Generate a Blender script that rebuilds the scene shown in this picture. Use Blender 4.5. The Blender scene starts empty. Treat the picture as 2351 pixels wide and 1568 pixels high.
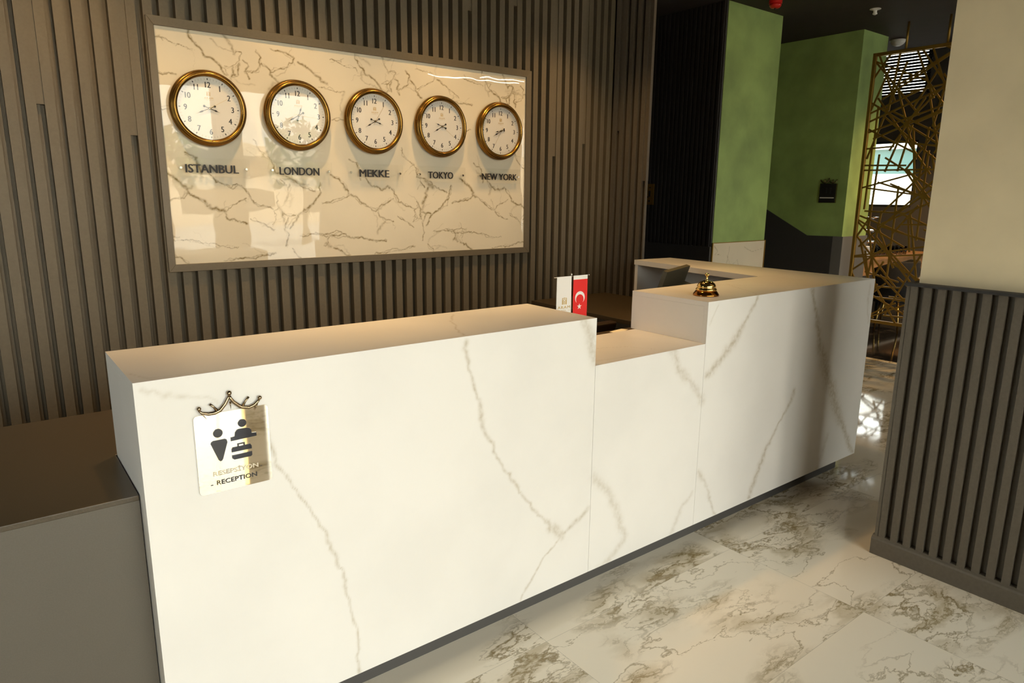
import bpy, bmesh, math, random
import numpy as np
from mathutils import Vector, Matrix

# ------------------------------------------------------------------ camera, world, light, exposure
scene = bpy.context.scene
COL = scene.collection
scene.view_settings.view_transform = 'Standard'
scene.view_settings.look = 'None'
scene.view_settings.gamma = 1.0
scene.view_settings.use_curve_mapping = False
scene.view_settings.exposure = 0.42

cam_data = bpy.data.cameras.new('camera')
cam_data.sensor_fit = 'HORIZONTAL'
cam_data.sensor_width = 36.0
cam_data.lens = 1579.087 / 2351.0 * 36.0
cam_data.clip_start = 0.02
cam = bpy.data.objects.new('camera', cam_data)
COL.objects.link(cam)
cam.location = (0.0761, -2.6156, 1.5363)
cam.rotation_euler = (math.radians(77.8557), math.radians(-0.5619), math.radians(-37.8156))
scene.camera = cam

scene.cycles.max_bounces = 8
scene.cycles.diffuse_bounces = 5
scene.cycles.glossy_bounces = 4
scene.cycles.transmission_bounces = 6
scene.cycles.transparent_max_bounces = 12
scene.cycles.caustics_reflective = False
scene.cycles.caustics_refractive = False
scene.cycles.sample_clamp_indirect = 4.0
scene.cycles.use_denoising = True

SKY = 7.0
world = bpy.data.worlds.new('world')
scene.world = world
world.use_nodes = True
wn = world.node_tree
wn.nodes.clear()
wo = wn.nodes.new('ShaderNodeOutputWorld')
wb = wn.nodes.new('ShaderNodeBackground')
wt = wn.nodes.new('ShaderNodeTexCoord')
ws = wn.nodes.new('ShaderNodeSeparateXYZ')
wr = wn.nodes.new('ShaderNodeValToRGB')
wr.color_ramp.elements[0].position = 0.0
wr.color_ramp.elements[0].color = (1.0, 0.92, 0.78, 1)
wr.color_ramp.elements[1].position = 0.6
wr.color_ramp.elements[1].color = (0.80, 0.90, 0.98, 1)
wn.links.new(wt.outputs['Generated'], ws.inputs[0])
wn.links.new(ws.outputs['Z'], wr.inputs[0])
wn.links.new(wr.outputs[0], wb.inputs['Color'])
wb.inputs['Strength'].default_value = SKY
wn.links.new(wb.outputs[0], wo.inputs[0])

def lamp(name, kind, loc, energy, color, aim=None, **kw):
    d = bpy.data.lights.new(name, kind)
    d.energy = energy
    d.color = color
    for k, v in kw.items():
        setattr(d, k, v)
    o = bpy.data.objects.new(name, d)
    COL.objects.link(o)
    o.location = loc
    if aim is not None:
        v = Vector(aim) - Vector(loc)
        o.rotation_euler = v.to_track_quat('-Z', 'Y').to_euler()
    return o

lamp('sun', 'SUN', (0, 8, 12), 18.0, (1.0, 0.88, 0.70), aim=(0, 0, 0), angle=0.01)

WARM = (1.0, 0.61, 0.24)
CEIL = 3.064
# warm recessed downlights washing the clock wall
for x in (0.55, 1.45, 2.35, 3.25):
    lamp('wall_wash_spot', 'SPOT', (x, 0.50, CEIL - 0.02), 44, WARM, aim=(x, 0.74, 0.6),
         spot_size=math.radians(92), spot_blend=0.9, shadow_soft_size=0.02)
for x in (0.75, 1.5, 2.3, 3.2):
    lamp('desk_spot', 'SPOT', (x, -0.10, CEIL - 0.02), 48, WARM, aim=(x, -0.44, 0),
         spot_size=math.radians(50), spot_blend=1.0, shadow_soft_size=0.04)
for x, y, e in ((0.6, -3.8, 12), (2.6, -3.9, 24)):  # unseen lamps added as even warm fill over the lobby floor
    lamp('lobby_fill', 'SPOT', (x, y, CEIL - 0.02), e, WARM, aim=(x, y, 0),
         spot_size=math.radians(150), spot_blend=0.8, shadow_soft_size=0.12)
lamp('stair_fill', 'POINT', (4.75, -0.3, 2.9), 3, WARM, shadow_soft_size=0.06)  # unseen point lamp added as dim fill for the green stair wall
for x, y in ((7.7, -0.4), (9.9, 0.9)):  # unseen lamps added to brighten the restaurant behind the screen
    lamp('restaurant_fill', 'SPOT', (x, y, CEIL - 0.03), 130, WARM, aim=(x, y + 0.4, 0),
         spot_size=math.radians(120), spot_blend=0.8, shadow_soft_size=0.05)

# facade openings (x0, x1) in the street wall at Y = FY, used for the windows and their sky portals
FY = -5.2
OPEN = [(-3.6, -1.95), (-1.75, 0.0), (0.2, 1.84), (1.93, 2.80), (3.1, 4.3), (8.0, 10.6)]
OZ0, OZ1 = 0.12, 2.9
for x0, x1 in OPEN:
    d = bpy.data.lights.new('sky_portal', 'AREA')
    d.shape = 'RECTANGLE'
    d.size = x1 - x0
    d.size_y = OZ1 - OZ0
    d.cycles.is_portal = True
    o = bpy.data.objects.new('sky_portal', d)
    COL.objects.link(o)
    o.location = ((x0 + x1) / 2, FY - 0.08, (OZ0 + OZ1) / 2)
    o.rotation_euler = (math.radians(90), 0, 0)

LY0, LY1 = -0.78, 0.70                                # side window in the left wall
d = bpy.data.lights.new('sky_portal', 'AREA')
d.shape = 'RECTANGLE'
d.size = OZ1 - OZ0
d.size_y = LY1 - LY0
d.cycles.is_portal = True
o = bpy.data.objects.new('sky_portal', d)
COL.objects.link(o)
o.location = (-4.26, (LY0 + LY1) / 2, (OZ0 + OZ1) / 2)
o.rotation_euler = (0, math.radians(-90), 0)

# ------------------------------------------------------------------ helpers
def obj(name, bm, mat, parent=None, smooth=False):
    """link bm (world coordinates) as ONE mesh object; origin = parent's place or 0"""
    me = bpy.data.meshes.new(name)
    if parent is not None:
        off = parent['_o'] if '_o' in parent.keys() else (0, 0, 0)
        bmesh.ops.translate(bm, vec=(-off[0], -off[1], -off[2]), verts=bm.verts)
    bm.normal_update()
    bm.to_mesh(me)
    bm.free()
    mats = mat if isinstance(mat, (list, tuple)) else [mat]
    for m in mats:
        me.materials.append(m)
    if smooth:
        for p in me.polygons:
            p.use_smooth = True
    o = bpy.data.objects.new(name, me)
    COL.objects.link(o)
    if parent is not None:
        o.parent = parent
        if '_o' in parent.keys():
            o['_o'] = list(parent['_o'])
    return o

def tag(o, label, cat, group=None):
    o['label'] = label
    o['category'] = cat
    if group:
        o['group'] = group
    return o

def thing(name, label, cat, loc, group=None):
    o = bpy.data.objects.new(name, None)
    o.empty_display_size = 0.05
    COL.objects.link(o)
    o.location = loc
    o['_o'] = list(loc)
    return tag(o, label, cat, group)

def struct(name, bm, mat, smooth=False):
    o = obj(name, bm, mat, None, smooth)
    o['kind'] = 'structure'
    return o

def bx(bm, x0, x1, y0, y1, z0, z1, mi=0):
    vs = [bm.verts.new(p) for p in ((x0, y0, z0), (x1, y0, z0), (x1, y1, z0), (x0, y1, z0),
                                    (x0, y0, z1), (x1, y0, z1), (x1, y1, z1), (x0, y1, z1))]
    for f in ((3, 2, 1, 0), (4, 5, 6, 7), (0, 1, 5, 4), (1, 2, 6, 5), (2, 3, 7, 6), (3, 0, 4, 7)):
        bm.faces.new([vs[i] for i in f]).material_index = mi
    return vs

def box(*a):
    bm = bmesh.new()
    bx(bm, *a)
    return bm

def bev(bm, w, seg=2, ang=40):
    es = [e for e in bm.edges if len(e.link_faces) == 2 and e.calc_face_angle(0) > math.radians(ang)]
    bmesh.ops.bevel(bm, geom=es, offset=w, segments=seg, profile=0.5, affect='EDGES')
    return bm

def bbox(w, *a, seg=2):
    return bev(box(*a), w, seg)

def prism(bm, pts, axis, a0, a1, mi=0):
    """extrude a 2D polygon; axis 'z': pts (x,y); 'y': pts (x,z); 'x': pts (y,z)"""
    def P(p, a):
        return {'z': (p[0], p[1], a), 'y': (p[0], a, p[1]), 'x': (a, p[0], p[1])}[axis]
    lo = [bm.verts.new(P(p, a0)) for p in pts]
    hi = [bm.verts.new(P(p, a1)) for p in pts]
    n = len(pts)
    fs = [bm.faces.new(lo[::-1]), bm.faces.new(hi)]
    for i in range(n):
        fs.append(bm.faces.new((lo[i], lo[(i + 1) % n], hi[(i + 1) % n], hi[i])))
    for f in fs:
        f.material_index = mi
    bmesh.ops.recalc_face_normals(bm, faces=fs)
    return fs

def lathe(bm, prof, c, axis='z', n=48, mi=0):
    """revolve (r, h) profile about an axis through c; axis 'z' up or '-y' towards the viewer"""
    rings = []
    for r, h in prof:
        if r < 1e-6:
            p = (c[0], c[1], c[2] + h) if axis == 'z' else (c[0], c[1] - h, c[2])
            rings.append([bm.verts.new(p)])
            continue
        ring = []
        for i in range(n):
            a = 2 * math.pi * i / n
            if axis == 'z':
                p = (c[0] + r * math.cos(a), c[1] + r * math.sin(a), c[2] + h)
            else:
                p = (c[0] + r * math.cos(a), c[1] - h, c[2] + r * math.sin(a))
            ring.append(bm.verts.new(p))
        rings.append(ring)
    fs = []
    for A, B in zip(rings, rings[1:]):
        for i in range(n):
            j = (i + 1) % n
            if len(A) == 1 and len(B) == 1:
                continue
            if len(A) == 1:
                fs.append(bm.faces.new((A[0], B[i], B[j])))
            elif len(B) == 1:
                fs.append(bm.faces.new((A[i], A[j], B[0])))
            else:
                fs.append(bm.faces.new((A[i], A[j], B[j], B[i])))
    for f in fs:
        f.material_index = mi
    bmesh.ops.recalc_face_normals(bm, faces=fs)
    return bm

def tube(bm, pts, r, n=8, mi=0):
    """round bar along a polyline; r may be a list"""
    pts = [Vector(p) for p in pts]
    rs = r if isinstance(r, (list, tuple)) else [r] * len(pts)
    rings = []
    for i, p in enumerate(pts):
        t = (pts[min(i + 1, len(pts) - 1)] - pts[max(i - 1, 0)]).normalized()
        u = t.cross(Vector((0, 0, 1)))
        if u.length < 1e-3:
            u = t.cross(Vector((1, 0, 0)))
        u.normalize()
        v = t.cross(u)
        rings.append([bm.verts.new(p + (u * math.cos(2 * math.pi * k / n) + v * math.sin(2 * math.pi * k / n)) * rs[i]) for k in range(n)])
    fs = []
    for A, B in zip(rings, rings[1:]):
        for k in range(n):
            fs.append(bm.faces.new((A[k], A[(k + 1) % n], B[(k + 1) % n], B[k])))
    fs.append(bm.faces.new(rings[0][::-1]))
    fs.append(bm.faces.new(rings[-1]))
    for f in fs:
        f.material_index = mi
        f.smooth = True
    bmesh.ops.recalc_face_normals(bm, faces=fs)
    return bm

def bar(bm, p, q, w, d, up=(0, 1, 0), mi=0):
    """rectangular bar p->q, width w across, depth d along up"""
    p, q, up = Vector(p), Vector(q), Vector(up).normalized()
    t = (q - p).normalized()
    s = t.cross(up).normalized() * w / 2
    u = up * d / 2
    vs = [bm.verts.new(x) for x in (p - s - u, p + s - u, p + s + u, p - s + u, q - s - u, q + s - u, q + s + u, q - s + u)]
    fs = []
    for f in ((3, 2, 1, 0), (4, 5, 6, 7), (0, 1, 5, 4), (1, 2, 6, 5), (2, 3, 7, 6), (3, 0, 4, 7)):
        fs.append(bm.faces.new([vs[i] for i in f]))
        fs[-1].material_index = mi
    bmesh.ops.recalc_face_normals(bm, faces=fs)

def text_bm(body, cap, extrude=0.0006, bold=0.0, squeeze=1.0, align='CENTER', spacing=1.0, shear=0.0):
    """a text as a bmesh in the XY plane, centred on (0,0), cap height = cap"""
    c = bpy.data.curves.new('t', 'FONT')
    c.body = body
    c.size = 1.0
    c.extrude = 0.5
    c.resolution_u = 3
    c.space_character = spacing
    c.align_x = 'CENTER'
    o = bpy.data.objects.new('t', c)
    COL.objects.link(o)
    bpy.context.view_layer.update()
    me = bpy.data.meshes.new_from_object(o.evaluated_get(bpy.context.evaluated_depsgraph_get()))
    bpy.data.objects.remove(o)
    bpy.data.curves.remove(c)
    bm = bmesh.new()
    bm.from_mesh(me)
    bpy.data.meshes.remove(me)
    ys = [v.co.y for v in bm.verts]
    xs = [v.co.x for v in bm.verts]
    h = max(ys) - min(ys)
    s = cap / h
    cx, cy = (max(xs) + min(xs)) / 2, (max(ys) + min(ys)) / 2
    for v in bm.verts:
        v.co = Vector(((v.co.x - cx) * s * squeeze, (v.co.y - cy) * s, v.co.z * 2 * extrude))
    if bold:                                          # heavier strokes: the same letters set twice, a hair apart
        src = bm.copy()
        for k, dx in enumerate((-bold, bold)):
            if k == 0:
                bmesh.ops.translate(bm, vec=(dx * cap, 0, 0), verts=bm.verts)
            else:
                put(bm, src.copy(), Matrix.Translation((0, 0, 0.00002)))
                put(bm, src, Matrix.Translation((dx * cap, 0, 0.00004)))
    return bm

def put(dst, src, M, mi=0):
    """append src (bmesh, freed) to dst with matrix M"""
    bmesh.ops.transform(src, matrix=M, verts=src.verts)
    vm = {v: dst.verts.new(v.co) for v in src.verts}
    for f in src.faces:
        try:
            nf = dst.faces.new([vm[v] for v in f.verts])
            nf.material_index = mi
            nf.smooth = f.smooth
        except ValueError:
            pass
    src.free()

def facing_y(x, y, z):
    """matrix: XY plane art -> upright, facing -Y at (x, y, z)"""
    return Matrix(((1, 0, 0, x), (0, 0, -1, y), (0, 1, 0, z), (0, 0, 0, 1)))

def facing_x(x, y, z):
    """XY plane art -> upright, facing -X (its right side runs towards -Y)"""
    return Matrix(((0, 0, -1, x), (-1, 0, 0, y), (0, 1, 0, z), (0, 0, 0, 1)))

def copy_tree(o, parent=None):
    c = o.copy()
    COL.objects.link(c)
    if parent is not None:
        c.parent = parent
    for ch in list(o.children):
        copy_tree(ch, c)
    return c

# ------------------------------------------------------------------ materials
def mat(name, color, rough=0.5, metal=0.0, spec=0.5, noise=0.0, nscale=40.0, bump=0.0, bscale=200.0, coat=0.0):
    m = bpy.data.materials.new(name)
    m.use_nodes = True
    t = m.node_tree
    b = t.nodes['Principled BSDF']
    b.inputs['Base Color'].default_value = (*color, 1)
    b.inputs['Roughness'].default_value = rough
    b.inputs['Metallic'].default_value = metal
    b.inputs['Specular IOR Level'].default_value = spec
    b.inputs['Coat Weight'].default_value = coat
    b.inputs['Coat Roughness'].default_value = 0.03
    g = t.nodes.new('ShaderNodeNewGeometry')
    if noise:
        n = t.nodes.new('ShaderNodeTexNoise')
        n.inputs['Scale'].default_value = nscale
        n.inputs['Detail'].default_value = 5
        t.links.new(g.outputs['Position'], n.inputs['Vector'])
        r = t.nodes.new('ShaderNodeMapRange')
        r.inputs['From Min'].default_value = 0.3
        r.inputs['From Max'].default_value = 0.7
        r.inputs['To Min'].default_value = 1 - noise
        r.inputs['To Max'].default_value = 1 + noise
        t.links.new(n.outputs['Fac'], r.inputs['Value'])
        x = t.nodes.new('ShaderNodeVectorMath')
        x.operation = 'SCALE'
        x.inputs[0].default_value = color
        t.links.new(r.outputs[0], x.inputs['Scale'])
        t.links.new(x.outputs[0], b.inputs['Base Color'])
    if bump:
        n2 = t.nodes.new('ShaderNodeTexNoise')
        n2.inputs['Scale'].default_value = bscale
        n2.inputs['Detail'].default_value = 3
        t.links.new(g.outputs['Position'], n2.inputs['Vector'])
        bp = t.nodes.new('ShaderNodeBump')
        bp.inputs['Strength'].default_value = bump
        bp.inputs['Distance'].default_value = 0.002
        t.links.new(n2.outputs['Fac'], bp.inputs['Height'])
        t.links.new(bp.outputs[0], b.inputs['Normal'])
    return m

def vein_mat(name, base, vein, rough, coat=0.0, spec=0.5, wave=0.0):
    """stone whose veins are stored on the mesh (attribute 'vein') and roughened by noise"""
    m = mat(name, base, rough, 0, spec, coat=coat)
    t = m.node_tree
    b = t.nodes['Principled BSDF']
    a = t.nodes.new('ShaderNodeAttribute')
    a.attribute_name = 'vein'
    g = t.nodes.new('ShaderNodeNewGeometry')
    n = t.nodes.new('ShaderNodeTexNoise')
    n.inputs['Scale'].default_value = 55
    n.inputs['Detail'].default_value = 6
    t.links.new(g.outputs['Position'], n.inputs['Vector'])
    n2 = t.nodes.new('ShaderNodeTexNoise')
    n2.inputs['Scale'].default_value = 3.0
    n2.inputs['Detail'].default_value = 4
    t.links.new(g.outputs['Position'], n2.inputs['Vector'])
    r = t.nodes.new('ShaderNodeMapRange')
    r.inputs['From Min'].default_value = 0.3
    r.inputs['From Max'].default_value = 0.7
    r.inputs['To Min'].default_value = 0.35
    r.inputs['To Max'].default_value = 1.25
    t.links.new(n.outputs['Fac'], r.inputs['Value'])
    mu = t.nodes.new('ShaderNodeMath')
    mu.operation = 'MULTIPLY'
    mu.use_clamp = True
    t.links.new(a.outputs['Fac'], mu.inputs[0])
    t.links.new(r.outputs[0], mu.inputs[1])
    cl = t.nodes.new('ShaderNodeMix')
    cl.data_type = 'RGBA'
    cl.inputs['A'].default_value = (*[c * 0.955 for c in base], 1)
    cl.inputs['B'].default_value = (*base, 1)
    r2 = t.nodes.new('ShaderNodeMapRange')
    r2.inputs['From Min'].default_value = 0.35
    r2.inputs['From Max'].default_value = 0.6
    t.links.new(n2.outputs['Fac'], r2.inputs['Value'])
    t.links.new(r2.outputs[0], cl.inputs['Factor'])
    mx = t.nodes.new('ShaderNodeMix')
    mx.data_type = 'RGBA'
    t.links.new(cl.outputs['Result'], mx.inputs['A'])
    mx.inputs['B'].default_value = (*vein, 1)
    t.links.new(mu.outputs[0], mx.inputs['Factor'])
    t.links.new(mx.outputs['Result'], b.inputs['Base Color'])
    if wave:
        n3 = t.nodes.new('ShaderNodeTexNoise')
        n3.inputs['Scale'].default_value = 5.0
        n3.inputs['Detail'].default_value = 1
        t.links.new(g.outputs['Position'], n3.inputs['Vector'])
        bp = t.nodes.new('ShaderNodeBump')
        bp.inputs['Strength'].default_value = 1.0
        bp.inputs['Distance'].default_value = wave
        t.links.new(n3.outputs['Fac'], bp.inputs['Height'])
        t.links.new(bp.outputs[0], b.inputs['Normal'])
        if coat:
            t.links.new(bp.outputs[0], b.inputs['Coat Normal'])
    return m

def glass_mat(name, tint=(1, 1, 1), ior=1.5, boost=1.0):
    """a thin clear pane: mirrors by Fresnel, otherwise lets light straight through"""
    m = bpy.data.materials.new(name)
    m.use_nodes = True
    t = m.node_tree
    t.nodes.clear()
    o = t.nodes.new('ShaderNodeOutputMaterial')
    mx = t.nodes.new('ShaderNodeMixShader')
    tr = t.nodes.new('ShaderNodeBsdfTransparent')
    tr.inputs[0].default_value = (*tint, 1)
    gl = t.nodes.new('ShaderNodeBsdfGlossy')
    gl.inputs['Roughness'].default_value = 0.0
    fr = t.nodes.new('ShaderNodeFresnel')
    fr.inputs['IOR'].default_value = ior
    mu = t.nodes.new('ShaderNodeMath')
    mu.operation = 'MULTIPLY'
    mu.use_clamp = True
    mu.inputs[1].default_value = boost
    t.links.new(fr.outputs[0], mu.inputs[0])
    t.links.new(mu.outputs[0], mx.inputs[0])
    t.links.new(tr.outputs[0], mx.inputs[1])
    t.links.new(gl.outputs[0], mx.inputs[2])
    t.links.new(mx.outputs[0], o.inputs[0])
    return m

def emit_mat(name, color, strength):
    m = bpy.data.materials.new(name)
    m.use_nodes = True
    t = m.node_tree
    t.nodes.clear()
    o = t.nodes.new('ShaderNodeOutputMaterial')
    e = t.nodes.new('ShaderNodeEmission')
    e.inputs[0].default_value = (*color, 1)
    e.inputs[1].default_value = strength
    t.links.new(e.outputs[0], o.inputs[0])
    return m

def floor_mat(name, base, vein1, vein2, tx, ty, ox, oy, rough, grout):
    """polished marble tiles: clustered crackle veins, every tile cut from another place"""
    m = mat(name, base, rough, 0, 0.5)
    t = m.node_tree
    b = t.nodes['Principled BSDF']
    N = t.nodes.new
    L = t.links.new
    g = N('ShaderNodeNewGeometry')
    sx = N('ShaderNodeSeparateXYZ')
    L(g.outputs['Position'], sx.inputs[0])
    def M(op, a, bb=None, clamp=False):
        n = N('ShaderNodeMath')
        n.operation = op
        n.use_clamp = clamp
        for i, v in enumerate((a, bb)):
            if v is None:
                continue
            if isinstance(v, (int, float)):
                n.inputs[i].default_value = v
            else:
                L(v, n.inputs[i])
        return n.outputs[0]
    u = M('DIVIDE', M('SUBTRACT', sx.outputs['X'], ox), tx)
    v = M('DIVIDE', M('SUBTRACT', sx.outputs['Y'], oy), ty)
    iu, iv = M('FLOOR', u), M('FLOOR', v)
    fu, fv = M('FRACT', u), M('FRACT', v)
    du = M('MULTIPLY', M('MINIMUM', fu, M('SUBTRACT', 1.0, fu)), tx)
    dv = M('MULTIPLY', M('MINIMUM', fv, M('SUBTRACT', 1.0, fv)), ty)
    joint = M('LESS_THAN', M('MINIMUM', du, dv), 0.0009)
    cid = N('ShaderNodeCombineXYZ')
    L(iu, cid.inputs[0])
    L(iv, cid.inputs[1])
    wn_ = N('ShaderNodeTexWhiteNoise')
    wn_.noise_dimensions = '2D'
    L(cid.outputs[0], wn_.inputs['Vector'])
    sc = N('ShaderNodeVectorMath')
    sc.operation = 'SCALE'
    L(wn_.outputs['Color'], sc.inputs[0])
    sc.inputs['Scale'].default_value = 9.0
    ad = N('ShaderNodeVectorMath')
    ad.operation = 'ADD'
    L(g.outputs['Position'], ad.inputs[0])
    L(sc.outputs[0], ad.inputs[1])
    rot = N('ShaderNodeMapping')
    rot.inputs['Rotation'].default_value = (0, 0, 0.62)
    rot.inputs['Scale'].default_value = (1.0, 2.3, 1.0)
    L(ad.outputs[0], rot.inputs['Vector'])
    dn = N('ShaderNodeTexNoise')
    dn.inputs['Scale'].default_value = 3.0
    dn.inputs['Detail'].default_value = 7
    dn.inputs['Roughness'].default_value = 0.6
    L(rot.outputs[0], dn.inputs['Vector'])
    ds = N('ShaderNodeVectorMath')
    ds.operation = 'SCALE'
    ds.inputs['Scale'].default_value = 0.55
    L(dn.outputs['Color'], ds.inputs[0])
    da = N('ShaderNodeVectorMath')
    da.operation = 'ADD'
    L(rot.outputs[0], da.inputs[0])
    L(ds.outputs[0], da.inputs[1])
    def ridge(scale, lo, detail=3):
        n = N('ShaderNodeTexNoise')
        n.inputs['Scale'].default_value = scale
        n.inputs['Detail'].default_value = detail
        n.inputs['Roughness'].default_value = 0.5
        L(da.outputs[0], n.inputs['Vector'])
        d = M('ABSOLUTE', M('SUBTRACT', n.outputs['Fac'], 0.5))
        r = N('ShaderNodeMapRange')
        r.inputs['From Min'].default_value = 0.0
        r.inputs['From Max'].default_value = lo
        r.inputs['To Min'].default_value = 1.0
        r.inputs['To Max'].default_value = 0.0
        L(d, r.inputs['Value'])
        return r.outputs[0]
    def mask(scale, lo, hi):
        n = N('ShaderNodeTexNoise')
        n.inputs['Scale'].default_value = scale
        n.inputs['Detail'].default_value = 2
        L(rot.outputs[0], n.inputs['Vector'])
        r = N('ShaderNodeMapRange')
        r.inputs['From Min'].default_value = lo
        r.inputs['From Max'].default_value = hi
        L(n.outputs['Fac'], r.inputs['Value'])
        return r.outputs[0]
    mk = mask(1.25, 0.45, 0.54)
    f1 = M('MULTIPLY', ridge(2.6, 0.030), mk, True)
    f2 = M('MULTIPLY', M('MULTIPLY', ridge(5.5, 0.03), mk), 0.8, True)
    f3 = M('MULTIPLY', M('MULTIPLY', ridge(1.5, 0.007, 2), mask(0.8, 0.45, 0.55)), 0.75, True)
    fine = M('MAXIMUM', M('MAXIMUM', f1, f2), f3)
    soft = M('MULTIPLY', M('MULTIPLY', ridge(1.9, 0.09), mk), 0.7, True)
    m1 = N('ShaderNodeMix')
    m1.data_type = 'RGBA'
    m1.inputs['A'].default_value = (*base, 1)
    m1.inputs['B'].default_value = (*vein2, 1)
    L(soft, m1.inputs['Factor'])
    m2 = N('ShaderNodeMix')
    m2.data_type = 'RGBA'
    L(m1.outputs['Result'], m2.inputs['A'])
    m2.inputs['B'].default_value = (*vein1, 1)
    L(M('MULTIPLY', fine, 0.95), m2.inputs['Factor'])
    m3 = N('ShaderNodeMix')
    m3.data_type = 'RGBA'
    L(m2.outputs['Result'], m3.inputs['A'])
    m3.inputs['B'].default_value = (*grout, 1)
    L(M('MULTIPLY', joint, 0.6), m3.inputs['Factor'])
    L(m3.outputs['Result'], b.inputs['Base Color'])
    return m

MT = {}
MT['stone'] = vein_mat('white_veined_stone', (0.84, 0.81, 0.765), (0.56, 0.50, 0.40), 0.38, spec=0.35)
MT['panel'] = vein_mat('polished_marble', (0.77, 0.695, 0.545), (0.26, 0.195, 0.09), 0.012, wave=0.0009)
MT['floor'] = floor_mat('marble_floor_tiles', (0.85, 0.755, 0.595), (0.25, 0.175, 0.065), (0.47, 0.37, 0.21), 1.075, 0.59, 1.495, -1.01, 0.06, (0.42, 0.36, 0.27))
MT['floor_dark'] = floor_mat('black_marble_tiles', (0.012, 0.012, 0.013), (0.10, 0.085, 0.07), (0.02, 0.02, 0.02), 1.2, 1.2, 6.9, 0.3, 0.07, (0.05, 0.045, 0.04))
MT['slat'] = mat('brown_grey_slat_lacquer', (0.135, 0.108, 0.068), 0.55, noise=0.06, nscale=90, bump=0.1, bscale=350)
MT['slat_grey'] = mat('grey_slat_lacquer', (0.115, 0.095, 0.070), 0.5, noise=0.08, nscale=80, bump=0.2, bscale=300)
MT['slat_dark'] = mat('charcoal_slat_lacquer', (0.028, 0.026, 0.025), 0.6, noise=0.1, nscale=60)
MT['frame'] = mat('brown_grey_frame_lacquer', (0.135, 0.108, 0.068), 0.42, noise=0.05, nscale=120)
MT['cabinet'] = mat('taupe_cabinet_lacquer', (0.105, 0.090, 0.070), 0.42, noise=0.06, nscale=300)
MT['worktop'] = mat('dark_brown_worktop', (0.068, 0.049, 0.026), 0.30, noise=0.15, nscale=300)
MT['plinth'] = mat('dark_grey_plinth', (0.075, 0.070, 0.066), 0.45)
MT['ceiling'] = mat('dark_brown_ceiling', (0.028, 0.022, 0.018), 0.8, noise=0.1, nscale=8)
MT['green'] = mat('green_stucco', (0.30, 0.43, 0.135), 0.6, noise=0.22, nscale=3.5, bump=0.1, bscale=60)
MT['plaster'] = mat('cream_stucco', (0.84, 0.72, 0.48), 0.6, noise=0.07, nscale=4.0, bump=0.08, bscale=60)
MT['dado'] = mat('dark_grey_dado', (0.040, 0.038, 0.037), 0.6, noise=0.15, nscale=200)
MT['dado_grey'] = mat('mid_grey_dado', (0.15, 0.145, 0.14), 0.5)
MT['brass'] = mat('antique_brass', (0.31, 0.17, 0.038), 0.27, 1.0)
MT['brass_light'] = mat('satin_brass', (0.62, 0.42, 0.15), 0.30, 1.0)
MT['gold'] = mat('polished_gold', (0.86, 0.60, 0.22), 0.10, 1.0)
MT['gold_paint'] = mat('gold_painted_steel', (0.34, 0.20, 0.035), 0.38, 0.7)
MT['gold_print'] = mat('gold_print', (0.60, 0.42, 0.14), 0.45)
MT['mirror_gold'] = mat('mirror_gold_plate', (0.97, 0.85, 0.68), 0.03, 1.0)
MT['satin'] = mat('satin_champagne', (0.60, 0.52, 0.40), 0.35, 0.6)
MT['bronze'] = mat('dark_bronze_chrome', (0.36, 0.27, 0.17), 0.12, 1.0)
MT['chrome'] = mat('chrome', (0.80, 0.79, 0.77), 0.12, 1.0)
MT['dial'] = mat('white_dial', (0.86, 0.82, 0.74), 0.6)
MT['black'] = mat('black_print', (0.012, 0.010, 0.010), 0.5)
MT['navy'] = mat('dark_navy_acrylic', (0.022, 0.022, 0.030), 0.10)
MT['tick'] = mat('grey_print', (0.45, 0.43, 0.38), 0.6)
MT['glass'] = glass_mat('clear_glass', boost=1.4)
MT['acrylic'] = glass_mat('clear_acrylic', tint=(0.995, 0.995, 0.99), boost=0.3)
MT['pane'] = glass_mat('window_glass', tint=(0.96, 0.98, 0.97))
MT['white_cloth'] = mat('white_flag_cloth', (0.88, 0.86, 0.82), 0.8)
MT['red_cloth'] = mat('red_flag_cloth', (0.80, 0.022, 0.018), 0.7)
MT['monitor'] = mat('grey_plastic', (0.095, 0.082, 0.050), 0.5)
MT['black_plastic'] = mat('black_plastic', (0.014, 0.014, 0.015), 0.35)
MT['leather'] = mat('dark_brown_leather', (0.035, 0.020, 0.012), 0.35, bump=0.2, bscale=150)
MT['paper'] = mat('white_paper', (0.84, 0.80, 0.72), 0.8)
MT['white_plastic'] = mat('white_plastic', (0.80, 0.80, 0.78), 0.4)
MT['red_plastic'] = mat('red_plastic', (0.62, 0.015, 0.012), 0.35)
MT['velvet'] = mat('charcoal_velvet', (0.022, 0.021, 0.021), 0.9, noise=0.2, nscale=20)
MT['wood'] = mat('tan_wood', (0.50, 0.27, 0.12), 0.4, noise=0.12, nscale=12)
MT['china'] = mat('white_china', (0.85, 0.83, 0.80), 0.25)
MT['led'] = emit_mat('led_diffuser', (1.0, 0.90, 0.72), 26)
MT['asphalt'] = mat('street_paving', (0.42, 0.40, 0.37), 0.9, noise=0.15, nscale=1.2)
MT['facade_out'] = mat('pale_render', (0.62, 0.52, 0.40), 0.9, noise=0.1, nscale=0.7)
MT['white_out'] = mat('white_render', (0.90, 0.88, 0.84), 0.9)
MT['teal'] = mat('teal_glazing', (0.06, 0.13, 0.12), 0.3)
MT['leaf'] = mat('street_foliage', (0.10, 0.14, 0.045), 0.8, noise=0.4, nscale=6)
MT['bark'] = mat('tree_bark', (0.12, 0.085, 0.06), 0.9)
MT['far'] = mat('grey_restaurant_paint', (0.13, 0.125, 0.12), 0.7)
MT['gunmetal_wall'] = mat('grey_outdoor_render', (0.32, 0.35, 0.37), 0.9)
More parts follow.
